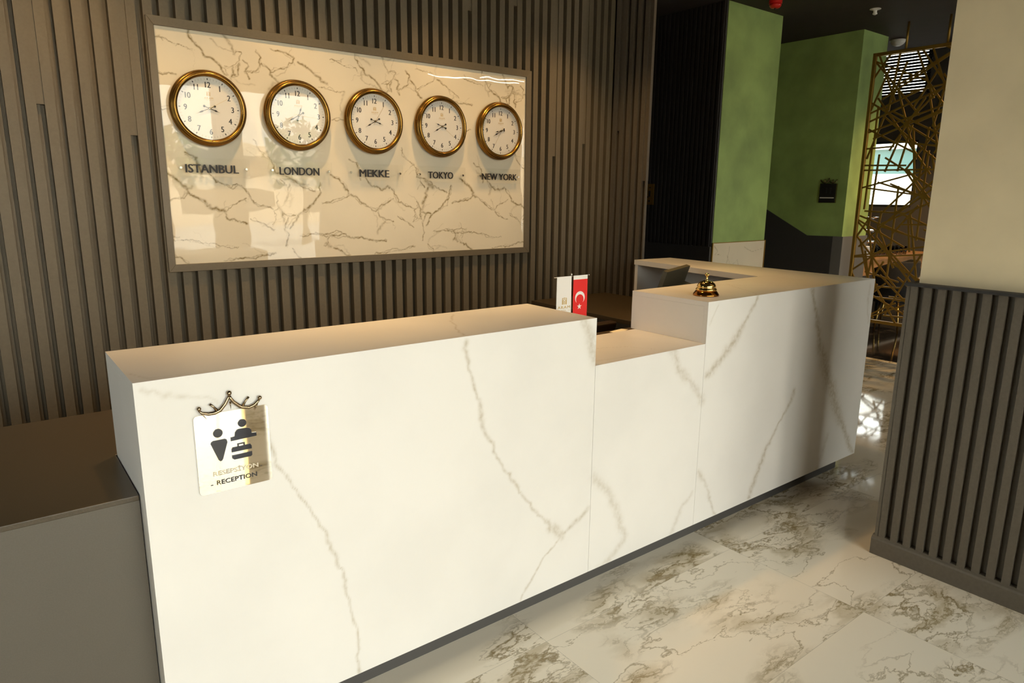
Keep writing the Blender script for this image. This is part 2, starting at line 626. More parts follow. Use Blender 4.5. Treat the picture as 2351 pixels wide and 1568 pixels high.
MT['inner'] = mat('dark_interior_paint', (0.06, 0.052, 0.045), 0.8)
MT['front_wall'] = mat('beige_interior_paint', (0.45, 0.38, 0.28), 0.7)
MT['gunmetal'] = mat('gunmetal_frame', (0.05, 0.05, 0.05), 0.4, 0.5)

# ------------------------------------------------------------------ stone veins stored on meshes
def wiggle(pts, w, seed, jag=0, step=0.012):
    """subdivide a traced vein and let it wander a little"""
    rnd = random.Random(seed)
    out = []
    o = [0.0, 0.0]
    if jag:
        step = 0.008
    for (x0, y0), (x1, y1) in zip(pts, pts[1:]):
        n = max(1, int(math.hypot(x1 - x0, y1 - y0) / step))
        for i in range(n):
            t = i / n
            for k in (0, 1):
                o[k] = (0.66 if jag else 0.72) * o[k] + rnd.gauss(0, 0.0030 if jag else min(0.22 * w + 0.0008, 0.0032))
            out.append((x0 + (x1 - x0) * t + o[0], y0 + (y1 - y0) * t + o[1]))
    out.append(pts[-1])
    return out

def vein_values(P, strokes, jag=0):
    """P (n,2) points; strokes (half width, strength, polyline) -> (n,) vein amount"""
    v = np.zeros(len(P))
    for i, (w, k, pts) in enumerate(strokes):
        pts = wiggle(pts, w, 31 + i, jag)
        rnd = random.Random(900 + i)
        wv = 1.0
        R = w * 2.6
        for a, b in zip(pts, pts[1:]):
            wv = min(1.7, max(0.45, wv + rnd.gauss(0, 0.16)))
            lo = (min(a[0], b[0]) - R, min(a[1], b[1]) - R)
            hi = (max(a[0], b[0]) + R, max(a[1], b[1]) + R)
            idx = np.nonzero((P[:, 0] > lo[0]) & (P[:, 0] < hi[0]) & (P[:, 1] > lo[1]) & (P[:, 1] < hi[1]))[0]
            if not len(idx):
                continue
            Q = P[idx]
            A, B = np.array(a), np.array(b)
            d = B - A
            t = np.clip(((Q - A) @ d) / max(d @ d, 1e-12), 0, 1)
            dist = np.linalg.norm(Q - A - t[:, None] * d, axis=1)
            val = k * np.exp(-(dist / (w * 0.75 * wv)) ** 2)
            v[idx] = np.maximum(v[idx], val)
    return v

def vein_slab(name, x0, x1, y0, y1, z0, z1, face, strokes, res, m, parent, jag=0):
    """a stone slab; the face '-y' or '+z' is a fine grid carrying the vein amount"""
    bm = bmesh.new()
    vs = bx(bm, x0, x1, y0, y1, z0, z1)
    bm.faces.ensure_lookup_table()
    f = bm.faces[2] if face == '-y' else bm.faces[1]
    inset = 0.0006
    bm.faces.remove(f)
    me = bpy.data.meshes.new(name)
    nu = max(2, int((x1 - x0) / res))
    u = np.linspace(x0, x1, nu)
    if face == '-y':
        w0, w1, c = z0, z1, y0
    else:
        w0, w1, c = y0, y1, z1
    nv = max(2, int((w1 - w0) / res))
    w = np.linspace(w0, w1, nv)
    U, Wv = np.meshgrid(u, w)
    P = np.stack([U.ravel(), Wv.ravel()], 1)
    vals = vein_values(P, strokes, jag)
    base = len(bm.verts)
    off = parent['_o'] if parent is not None else (0, 0, 0)
    co = [tuple(v.co) for v in bm.verts]
    bm.verts.index_update()
    faces = [[v.index for v in fc.verts] for fc in bm.faces]
    bm.free()
    if face == '-y':
        co += [(a, c, b) for a, b in P]
    else:
        co += [(a, b, c) for a, b in P]
    co = [(a - off[0], b - off[1], d - off[2]) for a, b, d in co]
    for j in range(nv - 1):
        for i in range(nu - 1):
            q = base + j * nu + i
            faces.append([q, q + 1, q + nu + 1, q + nu])
    me.from_pydata(co, [], faces)
    at = me.attributes.new('vein', 'FLOAT', 'POINT')
    at.data.foreach_set('value', np.concatenate([np.zeros(base), vals]).astype(np.float32))
    me.materials.append(m)
    me.update()
    o = bpy.data.objects.new(name, me)
    COL.objects.link(o)
    if parent is not None:
        o.parent = parent
        o['_o'] = list(off)
    return o

PANEL_VEINS = [(0.002,[(0.851,2.227),(0.874,2.225),(0.894,2.219),(0.929,2.207),(0.961,2.2),(0.994,2.197),(1.008,2.188)]),(0.0025,[(0.871,2.234),(0.881,2.224)]),(0.0035,[(1.0,2.277),(1.0,2.255),(1.019,2.235),(1.029,2.218),(1.046,2.202),(1.059,2.173),(1.085,2.165),(1.107,2.152),(1.129,2.136),(1.143,2.122),(1.154,2.104),(1.159,2.093)]),(0.006,[(1.163,2.275),(1.176,2.249),(1.187,2.227),(1.201,2.202),(1.204,2.195)]),(0.003,[(1.204,2.199),(1.217,2.21),(1.237,2.208),(1.244,2.2),(1.235,2.179),(1.217,2.158),(1.196,2.14),(1.176,2.133),(1.156,2.135)]),(0.0035,[(1.192,2.135),(1.196,2.116),(1.205,2.098),(1.184,2.088)]),(0.005,[(1.221,2.15),(1.21,2.118),(1.217,2.099)]),(0.002,[(1.242,2.172),(1.262,2.163),(1.265,2.147),(1.251,2.122),(1.269,2.085)]),(0.0025,[(1.246,2.114),(1.28,2.121),(1.313,2.133),(1.331,2.151),(1.329,2.178),(1.338,2.191),(1.311,2.221)]),(0.004,[(1.337,2.167),(1.357,2.158),(1.373,2.144),(1.376,2.12),(1.391,2.101),(1.416,2.082)]),(0.0017,[(1.385,2.129),(1.415,2.14),(1.451,2.154),(1.478,2.171),(1.501,2.184),(1.507,2.211),(1.481,2.228),(1.434,2.235),(1.388,2.241)]),(0.005,[(1.528,2.193),(1.571,2.169),(1.611,2.141),(1.642,2.127),(1.679,2.103)]),(0.002,[(1.645,2.079),(1.682,2.074),(1.715,2.071),(1.748,2.072),(1.778,2.072)]),(0.0015,[(1.698,1.918),(1.732,1.914),(1.766,1.923)]),(0.0021,[(2.121,1.79),(2.134,1.75),(2.164,1.726),(2.199,1.696),(2.216,1.666),(2.222,1.625),(2.252,1.625),(2.295,1.61),(2.339,1.574),(2.389,1.554),(2.434,1.538)]),(0.0096,[(2.289,1.605),(2.332,1.569)]),(0.0053,[(2.301,1.568),(2.288,1.537),(2.284,1.505),(2.261,1.473)]),(0.0037,[(2.245,1.599),(2.276,1.568)]),(0.0037,[(2.468,1.581),(2.461,1.538),(2.441,1.505),(2.421,1.473),(2.388,1.446),(2.342,1.419),(2.317,1.398),(2.303,1.371),(2.284,1.339)]),(0.0032,[(2.225,1.484),(2.23,1.457),(2.254,1.42),(2.279,1.404),(2.317,1.409)]),(0.0027,[(2.279,1.404),(2.266,1.377),(2.262,1.34),(2.271,1.302),(2.257,1.248)]),(0.0021,[(2.23,1.452),(2.205,1.436),(2.21,1.394),(2.191,1.362)]),(0.0048,[(2.242,1.431),(2.253,1.377)]),(0.0037,[(1.89,1.618),(1.928,1.579),(1.995,1.554),(2.024,1.57),(2.058,1.545),(2.081,1.519),(2.098,1.483),(2.133,1.463),(2.175,1.457),(2.199,1.442)]),(0.0037,[(1.791,1.717),(1.806,1.703),(1.836,1.697),(1.841,1.68),(1.853,1.641),(1.857,1.602)]),(0.0048,[(1.682,1.623),(1.722,1.604),(1.763,1.566),(1.778,1.547),(1.783,1.523)]),(0.0021,[(1.783,1.523),(1.766,1.503),(1.728,1.493),(1.685,1.483),(1.623,1.471)]),(0.0048,[(1.788,1.523),(1.83,1.498),(1.879,1.463),(1.923,1.438),(1.956,1.433)]),(0.0027,[(1.956,1.433),(1.969,1.453),(2.004,1.468),(2.045,1.489),(2.063,1.499)]),(0.0032,[(1.956,1.422),(1.972,1.397),(2.012,1.381),(2.059,1.37)]),(0.0021,[(2.083,1.393),(2.119,1.379),(2.16,1.358),(2.196,1.33)]),(0.0021,[(2.337,1.303),(2.373,1.297),(2.425,1.309),(2.458,1.303),(2.498,1.293),(2.545,1.295),(2.6,1.296),(2.649,1.281),(2.705,1.277),(2.755,1.264),(2.799,1.254),(2.858,1.252)]),(0.0016,[(2.425,1.317),(2.478,1.302),(2.498,1.307),(2.539,1.317),(2.58,1.311)]),(0.0021,[(2.501,1.285),(2.498,1.257),(2.477,1.241)]),(0.0074,[(2.484,1.252),(2.511,1.234)]),(0.0042,[(2.531,1.228),(2.579,1.209),(2.6,1.186),(2.628,1.173)]),(0.0016,[(1.936,1.184),(1.995,1.191),(2.048,1.192),(2.102,1.192),(2.151,1.209),(2.2,1.212)]),(0.0013,[(2.294,1.228),(2.307,1.203),(2.332,1.18)])]
DESK_VEINS = [(0.0085,1,[(0.621,0.91),(0.633,0.859),(0.648,0.819),(0.68,0.76),(0.712,0.687),(0.753,0.616),(0.781,0.533),(0.811,0.453),(0.827,0.362),(0.844,0.268),(0.851,0.176),(0.852,0.092)]),(0.0126,1,[(1.252,1.082),(1.254,1.005),(1.276,0.93),(1.31,0.851),(1.336,0.757),(1.391,0.652),(1.467,0.537),(1.549,0.415),(1.634,0.329),(1.679,0.285)]),(0.0096,0.9,[(1.814,0.364),(1.678,0.289),(1.574,0.218),(1.514,0.134),(1.484,0.093)]),(0.0182,0.9,[(1.761,1.098),(1.79,1.039),(1.808,0.973),(1.823,0.946)]),(0.0091,0.5,[(0.348,1.083),(0.393,1.065),(0.44,1.054),(0.479,1.042),(0.508,1.02)]),(0.0321,0.7,[(2.26,0.921),(2.309,0.831),(2.404,0.741),(2.476,0.67)]),(0.0166,0.6,[(1.839,0.482),(1.9,0.43),(1.941,0.355),(1.983,0.268),(2.027,0.179),(1.967,0.121),(1.907,0.084),(1.871,0.077)]),(0.0125,0.5,[(2.454,0.253),(2.398,0.206),(2.345,0.14),(2.32,0.096)]),(0.0181,1,[(2.832,1.096),(2.82,1.057),(2.747,0.985),(2.661,0.897),(2.574,0.83),(2.494,0.78)]),(0.0159,1,[(3.228,0.591),(3.164,0.501),(3.081,0.416),(3.003,0.309),(2.96,0.229),(2.918,0.138),(2.904,0.108)]),(0.0295,1.2,[(3.294,1.101),(3.328,1.033),(3.371,0.919),(3.442,0.775),(3.511,0.65),(3.606,0.515),(3.706,0.374),(3.811,0.225),(3.928,0.108)]),(0.006,0.6,[(2.544,1.082),(2.518,1.047),(2.493,1.003)]),(0.0206,0.5,[(3.893,1.068),(3.9,0.96),(3.924,0.86)]),(0.0158,0.7,[(2.491,0.336),(2.546,0.259),(2.594,0.172),(2.636,0.095)]),(0.0146,0.5,[(3.612,0.268),(3.548,0.133),(3.516,0.065)])]
TOP_VEINS = [(0.0061,0.9,1.1,[(1.245,-0.892),(1.297,-0.757),(1.354,-0.624),(1.434,-0.519)]),(0.0045,0.8,1.1,[(2.838,-0.881),(2.97,-0.69),(3.059,-0.554),(2.988,-0.527)]),(0.0043,0.7,1.1,[(2.973,-0.538),(3.108,-0.647),(3.223,-0.743),(3.389,-0.834),(3.591,-0.864)]),(0.0058,0.6,1.1,[(3.487,-0.006),(3.689,0.076),(3.838,0.144)]),(0.0049,0.6,1.1,[(0.339,-0.776),(0.364,-0.844),(0.419,-0.854),(0.489,-0.853)]),(0.0034,0.6,1.1,[(1.786,-0.904),(1.794,-0.834),(1.818,-0.738)]),(0.0036,0.8,0.9218,[(2.031,-0.67),(2.158,-0.719),(2.209,-0.815),(2.286,-0.908)]),(0.0108,0.4,0.9218,[(1.873,-0.83),(2.061,-0.833),(2.177,-0.888)])]


# ------------------------------------------------------------------ the setting
XR, YB = 11.3, 6.0                                   # far restaurant wall, building rear
X_CORNER, YW, YS = 3.87, 1.083, 1.093                # inner corner of the slat wall, plane of the clock panel, slat fronts

struct('floor', box(-4.2, 6.87, FY - 0.2, YB, -0.15, 0.0), MT['floor'])
struct('floor_restaurant', box(6.872, XR + 0.2, FY - 0.2, YB, -0.15, 0.0), MT['floor_dark'])
struct('ceiling', box(-4.2, 8.2, FY - 0.2, YB, CEIL, CEIL + 0.12), MT['ceiling'])
bm = bmesh.new()
bx(bm, 8.2, XR + 0.2, FY - 0.2, YB, 3.98, 4.1)
bx(bm, 8.15, 8.2, FY - 0.2, YB, CEIL + 0.12, 4.1)
bx(bm, -4.2, 8.15, FY - 0.2, YB, 4.0, 4.1)
struct('ceiling_high', bm, MT['ceiling'])
bm = bmesh.new()
bx(bm, -4.2, -4.0, FY - 0.2, LY0, 0, 4.1)
bx(bm, -4.2, -4.0, LY1, YB, 0, 4.1)
bx(bm, -4.2, -4.0, LY0, LY1, 0, OZ0)
bx(bm, -4.2, -4.0, LY0, LY1, OZ1, 4.1)
struct('wall_left', bm, MT['inner'])
bm = bmesh.new()
for q in ((LY0, LY0 + 0.05, OZ0, OZ1), (LY1 - 0.05, LY1, OZ0, OZ1), (LY0 + 0.05, LY1 - 0.05, OZ0, OZ0 + 0.05), (LY0 + 0.05, LY1 - 0.05, OZ1 - 0.05, OZ1)):
    bx(bm, -4.12, -4.06, q[0], q[1], q[2], q[3])
w_ = struct('window_7', bm, MT['gunmetal'])
obj('window_pane', box(-4.092, -4.088, LY0 + 0.05, LY1 - 0.05, OZ0 + 0.05, OZ1 - 0.05), MT['pane'], w_)
struct('wall_rear', box(-4.2, XR + 0.2, YB, YB + 0.2, 0, 4.1), MT['inner'])

# slatted back wall: each pitch is a proud slat, a half-depth step and a deep groove
bm = bmesh.new()
P0, PITCH = 0.883, 0.07006
bx(bm, -4.0, X_CORNER + 0.072, YS + 0.050, YS + 0.08, 0, CEIL)
k0 = int(math.floor((-4.0 - P0) / PITCH)) + 1
k1 = int((X_CORNER - P0) / PITCH)
for k in range(k0, k1 + 1):
    x = P0 + k * PITCH
    bx(bm, x, min(x + 0.0395, X_CORNER), YS, YS + 0.051, 0, CEIL)
    if x + 0.055 < X_CORNER:
        bx(bm, x + 0.0395, x + 0.0545, YS + 0.030, YS + 0.051, 0, CEIL)
# grooves that are filled from the ceiling down to different heights
for gx, gz in ((0.379, 1.894), (0.728, 1.784), (2.62, 2.616), (2.968, 2.70), (3.318, 1.791), (3.60, 1.886), (-0.33, 2.05)):
    k = math.floor((gx - P0) / PITCH)
    x = P0 + k * PITCH
    bx(bm, x + 0.0395, x + PITCH, YS + 0.008, YS + 0.0505, gz, CEIL)
struct('wall_back', bm, MT['slat'])

# the same slats on the short return wall that faces the desk
bm = bmesh.new()
Y_END, PY = 0.737, 0.0672
bx(bm, X_CORNER + 0.062, X_CORNER + 0.072, Y_END + 0.049, YS + 0.08, 0, CEIL)
prism(bm, [(X_CORNER + 0.0215, Y_END + 0.001), (X_CORNER + 0.066, Y_END + 0.0485), (X_CORNER + 0.0625, Y_END + 0.06), (X_CORNER + 0.0205, Y_END + 0.009)], 'z', 0, CEIL)
for k in range(6):
    y = 1.082 - k * PY
    y0 = max(y - 0.036, Y_END)
    if k == 5:
        y0 = Y_END
    if y0 < y:
        bx(bm, X_CORNER, X_CORNER + (0.022 if k == 5 else 0.0625), y0, y, 0, CEIL)
bx(bm, X_CORNER + 0.012, X_CORNER + 0.0625, 1.082 - PY, 1.082 - 0.038, 1.99, CEIL)
bx(bm, X_CORNER + 0.010, X_CORNER + 0.034, 1.082 - 5 * PY, 1.082 - 4 * PY - 0.036, 1.633, CEIL)
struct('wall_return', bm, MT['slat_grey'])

# green column with a charcoal slatted flank and a marble base
bm = box(5.09, 5.868, 1.03, 4.0, 1.137, CEIL)
struct('wall_green_column', bm, MT['green'])
bm = bmesh.new()
bx(bm, 5.070, 5.088, 1.034, 4.0, 1.11, CEIL)
for k in range(64):
    y = 1.045 + k * 0.0460
    bx(bm, 5.058, 5.0705, y, y + 0.024, 1.10, CEIL)
struct('wall_slatted_flank', bm, MT['slat_dark'])
struct('baseboard_flank', box(5.056, 5.088, 1.03, 4.0, 0, 1.105), MT['dado'])
ms = [(0.004, 0.8, [(5.11, 1.11), (5.16, 1.06), (5.13, 1.03), (5.20, 1.03)]), (0.003, 0.7, [(5.30, 1.02), (5.36, 0.93), (5.46, 0.97), (5.5, 0.9)]),
      (0.003, 0.6, [(5.55, 1.09), (5.68, 1.04), (5.83, 1.06)]), (0.003, 0.5, [(5.33, 1.1), (5.31, 0.98), (5.27, 0.9)])]
cb = vein_slab('trim_1', 5.092, 5.866, 1.022, 1.4, 0, 1.132, '-y', ms, 0.006, MT['panel'], None)
cb['kind'] = 'structure'
bm = bmesh.new()
bx(bm, 5.080, 5.0915, 1.018, 1.03, 0, 1.137)
bx(bm, 5.8665, 5.878, 1.018, 1.03, 0, 1.137)
bx(bm, 5.080, 5.878, 1.020, 1.0305, 1.1325, 1.138)
struct('trim_2', bm, MT['gold_paint'])

# dark stair recess: green wall running back, its sloping dado, second green column
struct('wall_stair', box(6.872, 7.0, 0.90, YB, 0, CEIL), MT['green'])
bm = bmesh.new()
prism(bm, [(0.90, 0.0), (YB, 0.0), (YB, 3.0), (4.6, 2.92), (1.689, 1.412), (1.172, 1.145), (0.90, 1.149)], 'x', 6.862, 6.8715)
struct('trim_3', bm, MT['dado'])
struct('wall_column_end', box(6.8715, 7.36, 0.81, 0.8995, 1.15, CEIL), MT['green'])
struct('baseboard_column_end', bbox(0.003, 6.866, 7.372, 0.796, 0.899, 0, 1.150), MT['dado_grey'])
struct('wall_stair_end', box(3.9, 6.872, 4.0, 4.1, 0, CEIL), MT['inner'])

# cream column by the entrance with slatted wainscot, cap and baseboard
struct('wall_right', box(3.085, 3.60, -2.30, -1.437, 0.0, CEIL), MT['plaster'])
bm = bmesh.new()
bx(bm, 3.076, 3.62, -2.32, -1.421, 0.0, 1.186)
for k in range(18):
    y = -1.420 - k * 0.0517
    bx(bm, 3.05, 3.078, y - 0.0275, y, 0.05, 1.187)
for k in range(11):
    x = 3.05 + k * 0.0517
    bx(bm, x, x + 0.0275, -1.4215, -1.4065, 0.05, 1.187)
struct('trim_4', bm, MT['slat_grey'])
struct('trim_5', bbox(0.002, 3.034, 3.64, -2.34, -1.402, 1.187, 1.1985), MT['slat_dark'])
bm = bmesh.new()
prism(bm, [(3.040, 0.0), (3.63, 0.0), (3.63, 0.08), (3.60, 0.088), (3.06, 0.088), (3.052, 0.086), (3.043, 0.078), (3.040, 0.07)], 'y', -2.33, -1.399)
struct('baseboard_right', bm, MT['slat_grey'])

# street front with its windows
def wall_with_openings(name, x0, x1, y0, y1, z1, opens, m):
    bm = bmesh.new()
    x = x0
    for a, b in sorted(opens):
        bx(bm, x, a, y0, y1, 0, z1)
        bx(bm, a, b, y0, y1, 0, OZ0)
        bx(bm, a, b, y0, y1, OZ1, z1)
        x = b
    bx(bm, x, x1, y0, y1, 0, z1)
    return struct(name, bm, m)
wall_with_openings('wall_front', -4.2, XR + 0.2, FY - 0.2, FY, 4.1, OPEN, MT['front_wall'])
for i, (a, b) in enumerate(OPEN):
    bm = bmesh.new()
    for q in ((a, a + 0.05, OZ0, OZ1), (b - 0.05, b, OZ0, OZ1), (a + 0.05, b - 0.05, OZ0, OZ0 + 0.05), (a + 0.05, b - 0.05, OZ1 - 0.05, OZ1)):
        bx(bm, q[0], q[1], FY - 0.06, FY - 0.01, q[2], q[3])
    w = struct('window_%d' % (i + 1), bm, MT['gunmetal'])
    obj('window_pane', box(a + 0.05, b - 0.05, FY - 0.038, FY - 0.034, OZ0 + 0.05, OZ1 - 0.05), MT['pane'], w)

# far restaurant wall: a low window, a louvred high window
WY0, WY1, WZ0, WZ1 = 2.05, 2.98, 1.39, 2.375
HY0, HY1, HZ0, HZ1 = 2.02, 2.78, 3.03, 3.68
bm = bmesh.new()
bx(bm, XR, XR + 0.2, FY - 0.2, WY0, 0, 4.1)
bx(bm, XR, XR + 0.2, WY1, YB, 0, 4.1)
bx(bm, XR, XR + 0.2, WY0, WY1, 0, WZ0)
bx(bm, XR, XR + 0.2, WY0, WY1, WZ1, HZ0)
bx(bm, XR, XR + 0.2, WY0, WY1, HZ1, 4.1)
bx(bm, XR, XR + 0.2, WY0 - 0.0, HY0 + 0.03, HZ0, HZ1)
bx(bm, XR, XR + 0.2, HY1, WY1, HZ0, HZ1)
struct('wall_far', bm, MT['far'])
def side_window(name, y0, y1, z0, z1, t=0.035):
    bm = bmesh.new()
    for q in ((y0, y0 + t, z0, z1), (y1 - t, y1, z0, z1), (y0 + t, y1 - t, z0, z0 + t), (y0 + t, y1 - t, z1 - t, z1)):
        bx(bm, XR + 0.05, XR + 0.10, q[0], q[1], q[2], q[3])
    w = struct(name, bm, MT['gunmetal'])
    obj('window_pane', box(XR + 0.073, XR + 0.077, y0 + t, y1 - t, z0 + t, z1 - t), MT['pane'], w)
    return w
side_window('window_8', WY0, WY1, WZ0, WZ1)
side_window('window_9', HY0 + 0.03, HY1, HZ0, HZ1)
t = thing('louvre_blind', 'dark louvre blind with bright gaps high on the restaurant wall behind the gold screen', 'blind', (XR - 0.02, (HY0 + HY1) / 2, HZ0))
for k in range(15):
    z = HZ0 + 0.03 + k * 0.0425
    obj('slat', bbox(0.001, XR - 0.035, XR - 0.01, HY0 - 0.02, HY1 + 0.03, z, z + 0.031, seg=1), MT['gunmetal'], t)
obj('side_rail', box(XR - 0.008, XR - 0.002, HY0 - 0.02, HY0, HZ0, HZ1), MT['gunmetal'], t)
obj('side_rail', box(XR - 0.008, XR - 0.002, HY1 + 0.01, HY1 + 0.03, HZ0, HZ1), MT['gunmetal'], t)

# the street outside
struct('street_ground', box(-40, 60, -45, FY - 0.21, -0.3, -0.12), MT['asphalt'])
struct('side_ground', box(-40, -4.21, FY - 0.205, 40, -0.3, -0.12), MT['asphalt'])
struct('side_light_blocker', box(-9.5, -8.5, -5.0, 16, -0.12, 3.1), MT['gunmetal_wall'])  # unseen wall added to cut and cool the daylight at the left window
struct('yard_ground', box(XR + 0.21, 60, FY - 0.2, 40, -0.3, -0.12), MT['asphalt'])
bm = bmesh.new()
bx(bm, -30, 40, -36, -32, -0.12, 3.9)
for i in range(22):
    for z in (0.5, 2.3):
        bx(bm, -29 + i * 3.1, -27.3 + i * 3.1, -32.02, -31.98, z, z + 1.1, 1)
struct('street_facade', bm, [MT['facade_out'], MT['gunmetal']])
for i, (tx_, ty_, hh, rr, lab) in enumerate(((4.1, -15.0, 3.1, 1.0, 'small round street tree mirrored in the ISTANBUL clock glass'), (8.6, -17.0, 3.6, 1.3, 'taller street tree mirrored beside the LONDON clock'))):
    t = thing('street_tree', lab, 'tree', (tx_, ty_, -0.12), 'street trees mirrored in the glass')
    obj('trunk', tube(bmesh.new(), [(tx_, ty_, -0.12), (tx_ + 0.05, ty_, hh * 0.6)], [0.10, 0.06], 10), MT['bark'], t)
    bm = bmesh.new()
    rt = random.Random(5 + i)
    for k in range(420):
        a, e, q = rt.uniform(0, 6.283), math.asin(rt.uniform(-0.8, 1)), rt.uniform(0.35, 1.0) ** 0.5
        c_ = Vector((tx_ + rr * q * math.cos(a) * math.cos(e), ty_ + rr * q * math.sin(a) * math.cos(e), hh * 0.72 + rr * 0.9 * q * math.sin(e)))
        u_ = Vector((rt.gauss(0, 1), rt.gauss(0, 1), rt.gauss(0, 1))).normalized() * 0.16
        w_ = u_.cross(Vector((rt.gauss(0, 1), rt.gauss(0, 1), rt.gauss(0, 1)))).normalized() * 0.09
        bm.faces.new([bm.verts.new(c_ + d_) for d_ in (-u_, -w_, u_, w_)])
    obj('foliage', bm, MT['leaf'], t)
bm = bmesh.new()
for xa, ya, xb, yb in ((0.93, -2.72, 1.42, -4.55), (1.08, -2.72, 1.60, -4.55)):
    bar(bm, (xa, ya, -0.001), (xb, yb, -0.001), 0.022, 0.004, (0, 0, 1))
struct('trim_6', bm, MT['brass_light'])
bm = bmesh.new()
bx(bm, 16.0, 17.0, -3, 14, -0.12, 2.03, 0)
bx(bm, 16.0, 17.0, -3, 14, 2.03, 2.55, 1)
bx(bm, 15.9, 17.0, -3, 14, 2.55, 3.4, 0)
struct('yard_facade', bm, [MT['white_out'], MT['teal']])

# ------------------------------------------------------------------ marble clock panel
PX0, PX1, PZ0, PZ1 = 0.848, 3.049, 1.177, 2.2775
pst = []
per = 0.85
for w, pts in PANEL_VEINS:
    for k in (-3, -2, -1, 0, 1, 2, 3):
        q = [(x + k * per, z) for x, z in pts]
        if max(a for a, _ in q) > PX0 and min(a for a, _ in q) < PX1:
            pst.append((max(w * 1.3, 0.0032), 1.0 if w < 0.006 else 0.7, q))
rv = random.Random(77)
extra = []
for w, k, q in pst:
    off = [(x + rv.gauss(0, 0.006), z + rv.gauss(0, 0.006)) for x, z in q]
    extra.append((0.0021, 0.65, off))
    for x, z in q:
        if rv.random() < 0.16:
            a_ = rv.uniform(0, 6.283)
            l_ = rv.uniform(0.03, 0.08)
            x2, z2 = x + l_ * math.cos(a_), z + l_ * math.sin(a_)
            a_ += rv.uniform(-0.9, 0.9)
            extra.append((rv.choice((0.002, 0.0028, 0.006)), rv.uniform(0.2, 0.5), [(x, z), (x2, z2), (x2 + l_ * 0.7 * math.cos(a_), z2 + l_ * 0.7 * math.sin(a_))]))
pst += extra
t = thing('clock_panel', 'large framed marble panel carrying five clocks on the slatted wall', 'wall panel', ((PX0 + PX1) / 2, YS, PZ0 - 0.04))
vein_slab('marble_slab', PX0 - 0.004, PX1 + 0.004, YW, YS, PZ0 - 0.004, PZ1 + 0.004, '-y', pst, 0.0029, MT['panel'], t, 1)
FX0, FX1, FZ0, FZ1 = 0.818, 3.092, 1.141, 2.3185
for q in ((FX0, FX1, FZ1 - 0.041, FZ1, 'h', 1), (FX0, FX1, FZ0, FZ0 + 0.037, 'h', 0), (FX0, FX0 + 0.031, FZ0, FZ1, 'v', 0), (FX1 - 0.042, FX1, FZ0, FZ1, 'v', 1)):
    bm = bmesh.new()
    a, b, c, d = q[:4]
    if q[4] == 'h':                                  # mitred rails
        if q[5]:
            pts = [(a, d), (a + 0.031, c), (b - 0.042, c), (b, d)]
        else:
            pts = [(a, c), (b, c), (b - 0.042, d), (a + 0.031, d)]
    else:
        if q[5]:
            pts = [(a, c + 0.037), (b, c), (b, d), (a, d - 0.041)]
        else:
            pts = [(a, c), (b, c + 0.037), (b, d - 0.041), (a, d)]
    prism(bm, pts, 'y', YS - 0.022, YS - 0.0005)
    bev(bm, 0.0012, 1)
    obj('frame_rail', bm, MT['frame'], t)

# ------------------------------------------------------------------ emblem: gate shaped arch over the lettering
def emblem_polys(w):
    """flat polygons (x, z) of the gate emblem, width w, base at z = 0, centred on x = 0"""
    P = []
    h = 1.12 * w
    R = lambda x0, x1, z0, z1: P.append([(x0 * w, z0 * w), (x1 * w, z0 * w), (x1 * w, z1 * w), (x0 * w, z1 * w)])
    R(-0.50, -0.36, 0, 1.0)
    R(0.36, 0.50, 0, 1.0)
    for x in (-0.50, -0.30, -0.075, 0.15, 0.36):
        R(x, x + (0.15 if abs(x) != 0.36 else 0.14), 1.02, 1.14 if x != -0.075 else 1.2)
    def ring(r0, r1, cz, foot):
        n = 10
        a = [math.pi * i / n for i in range(n + 1)]
        out = [(r1 * math.cos(t) * w, (cz + r1 * math.sin(t)) * w) for t in a]
        inn = [(r0 * math.cos(t) * w, (cz + r0 * math.sin(t)) * w) for t in a]
        for i in range(n):
            P.append([inn[i], out[i], out[i + 1], inn[i + 1]])
        R(r0, r1, foot, cz)
        R(-r1, -r0, foot, cz)
    ring(0.22, 0.32, 0.62, 0.0)
    R(-0.075, 0.075, 0, 0.66)
    return P

def emblem_into(bm, w, x, y, z, d=0.0006, facing='-y', mi=0):
    for p in emblem_polys(w):
        if facing == '-y':
            prism(bm, [(x + a, z + b) for a, b in p], 'y', y - d, y, mi)
        else:
            prism(bm, [(y - a, z + b) for a, b in p], 'x', x - d, x, mi)

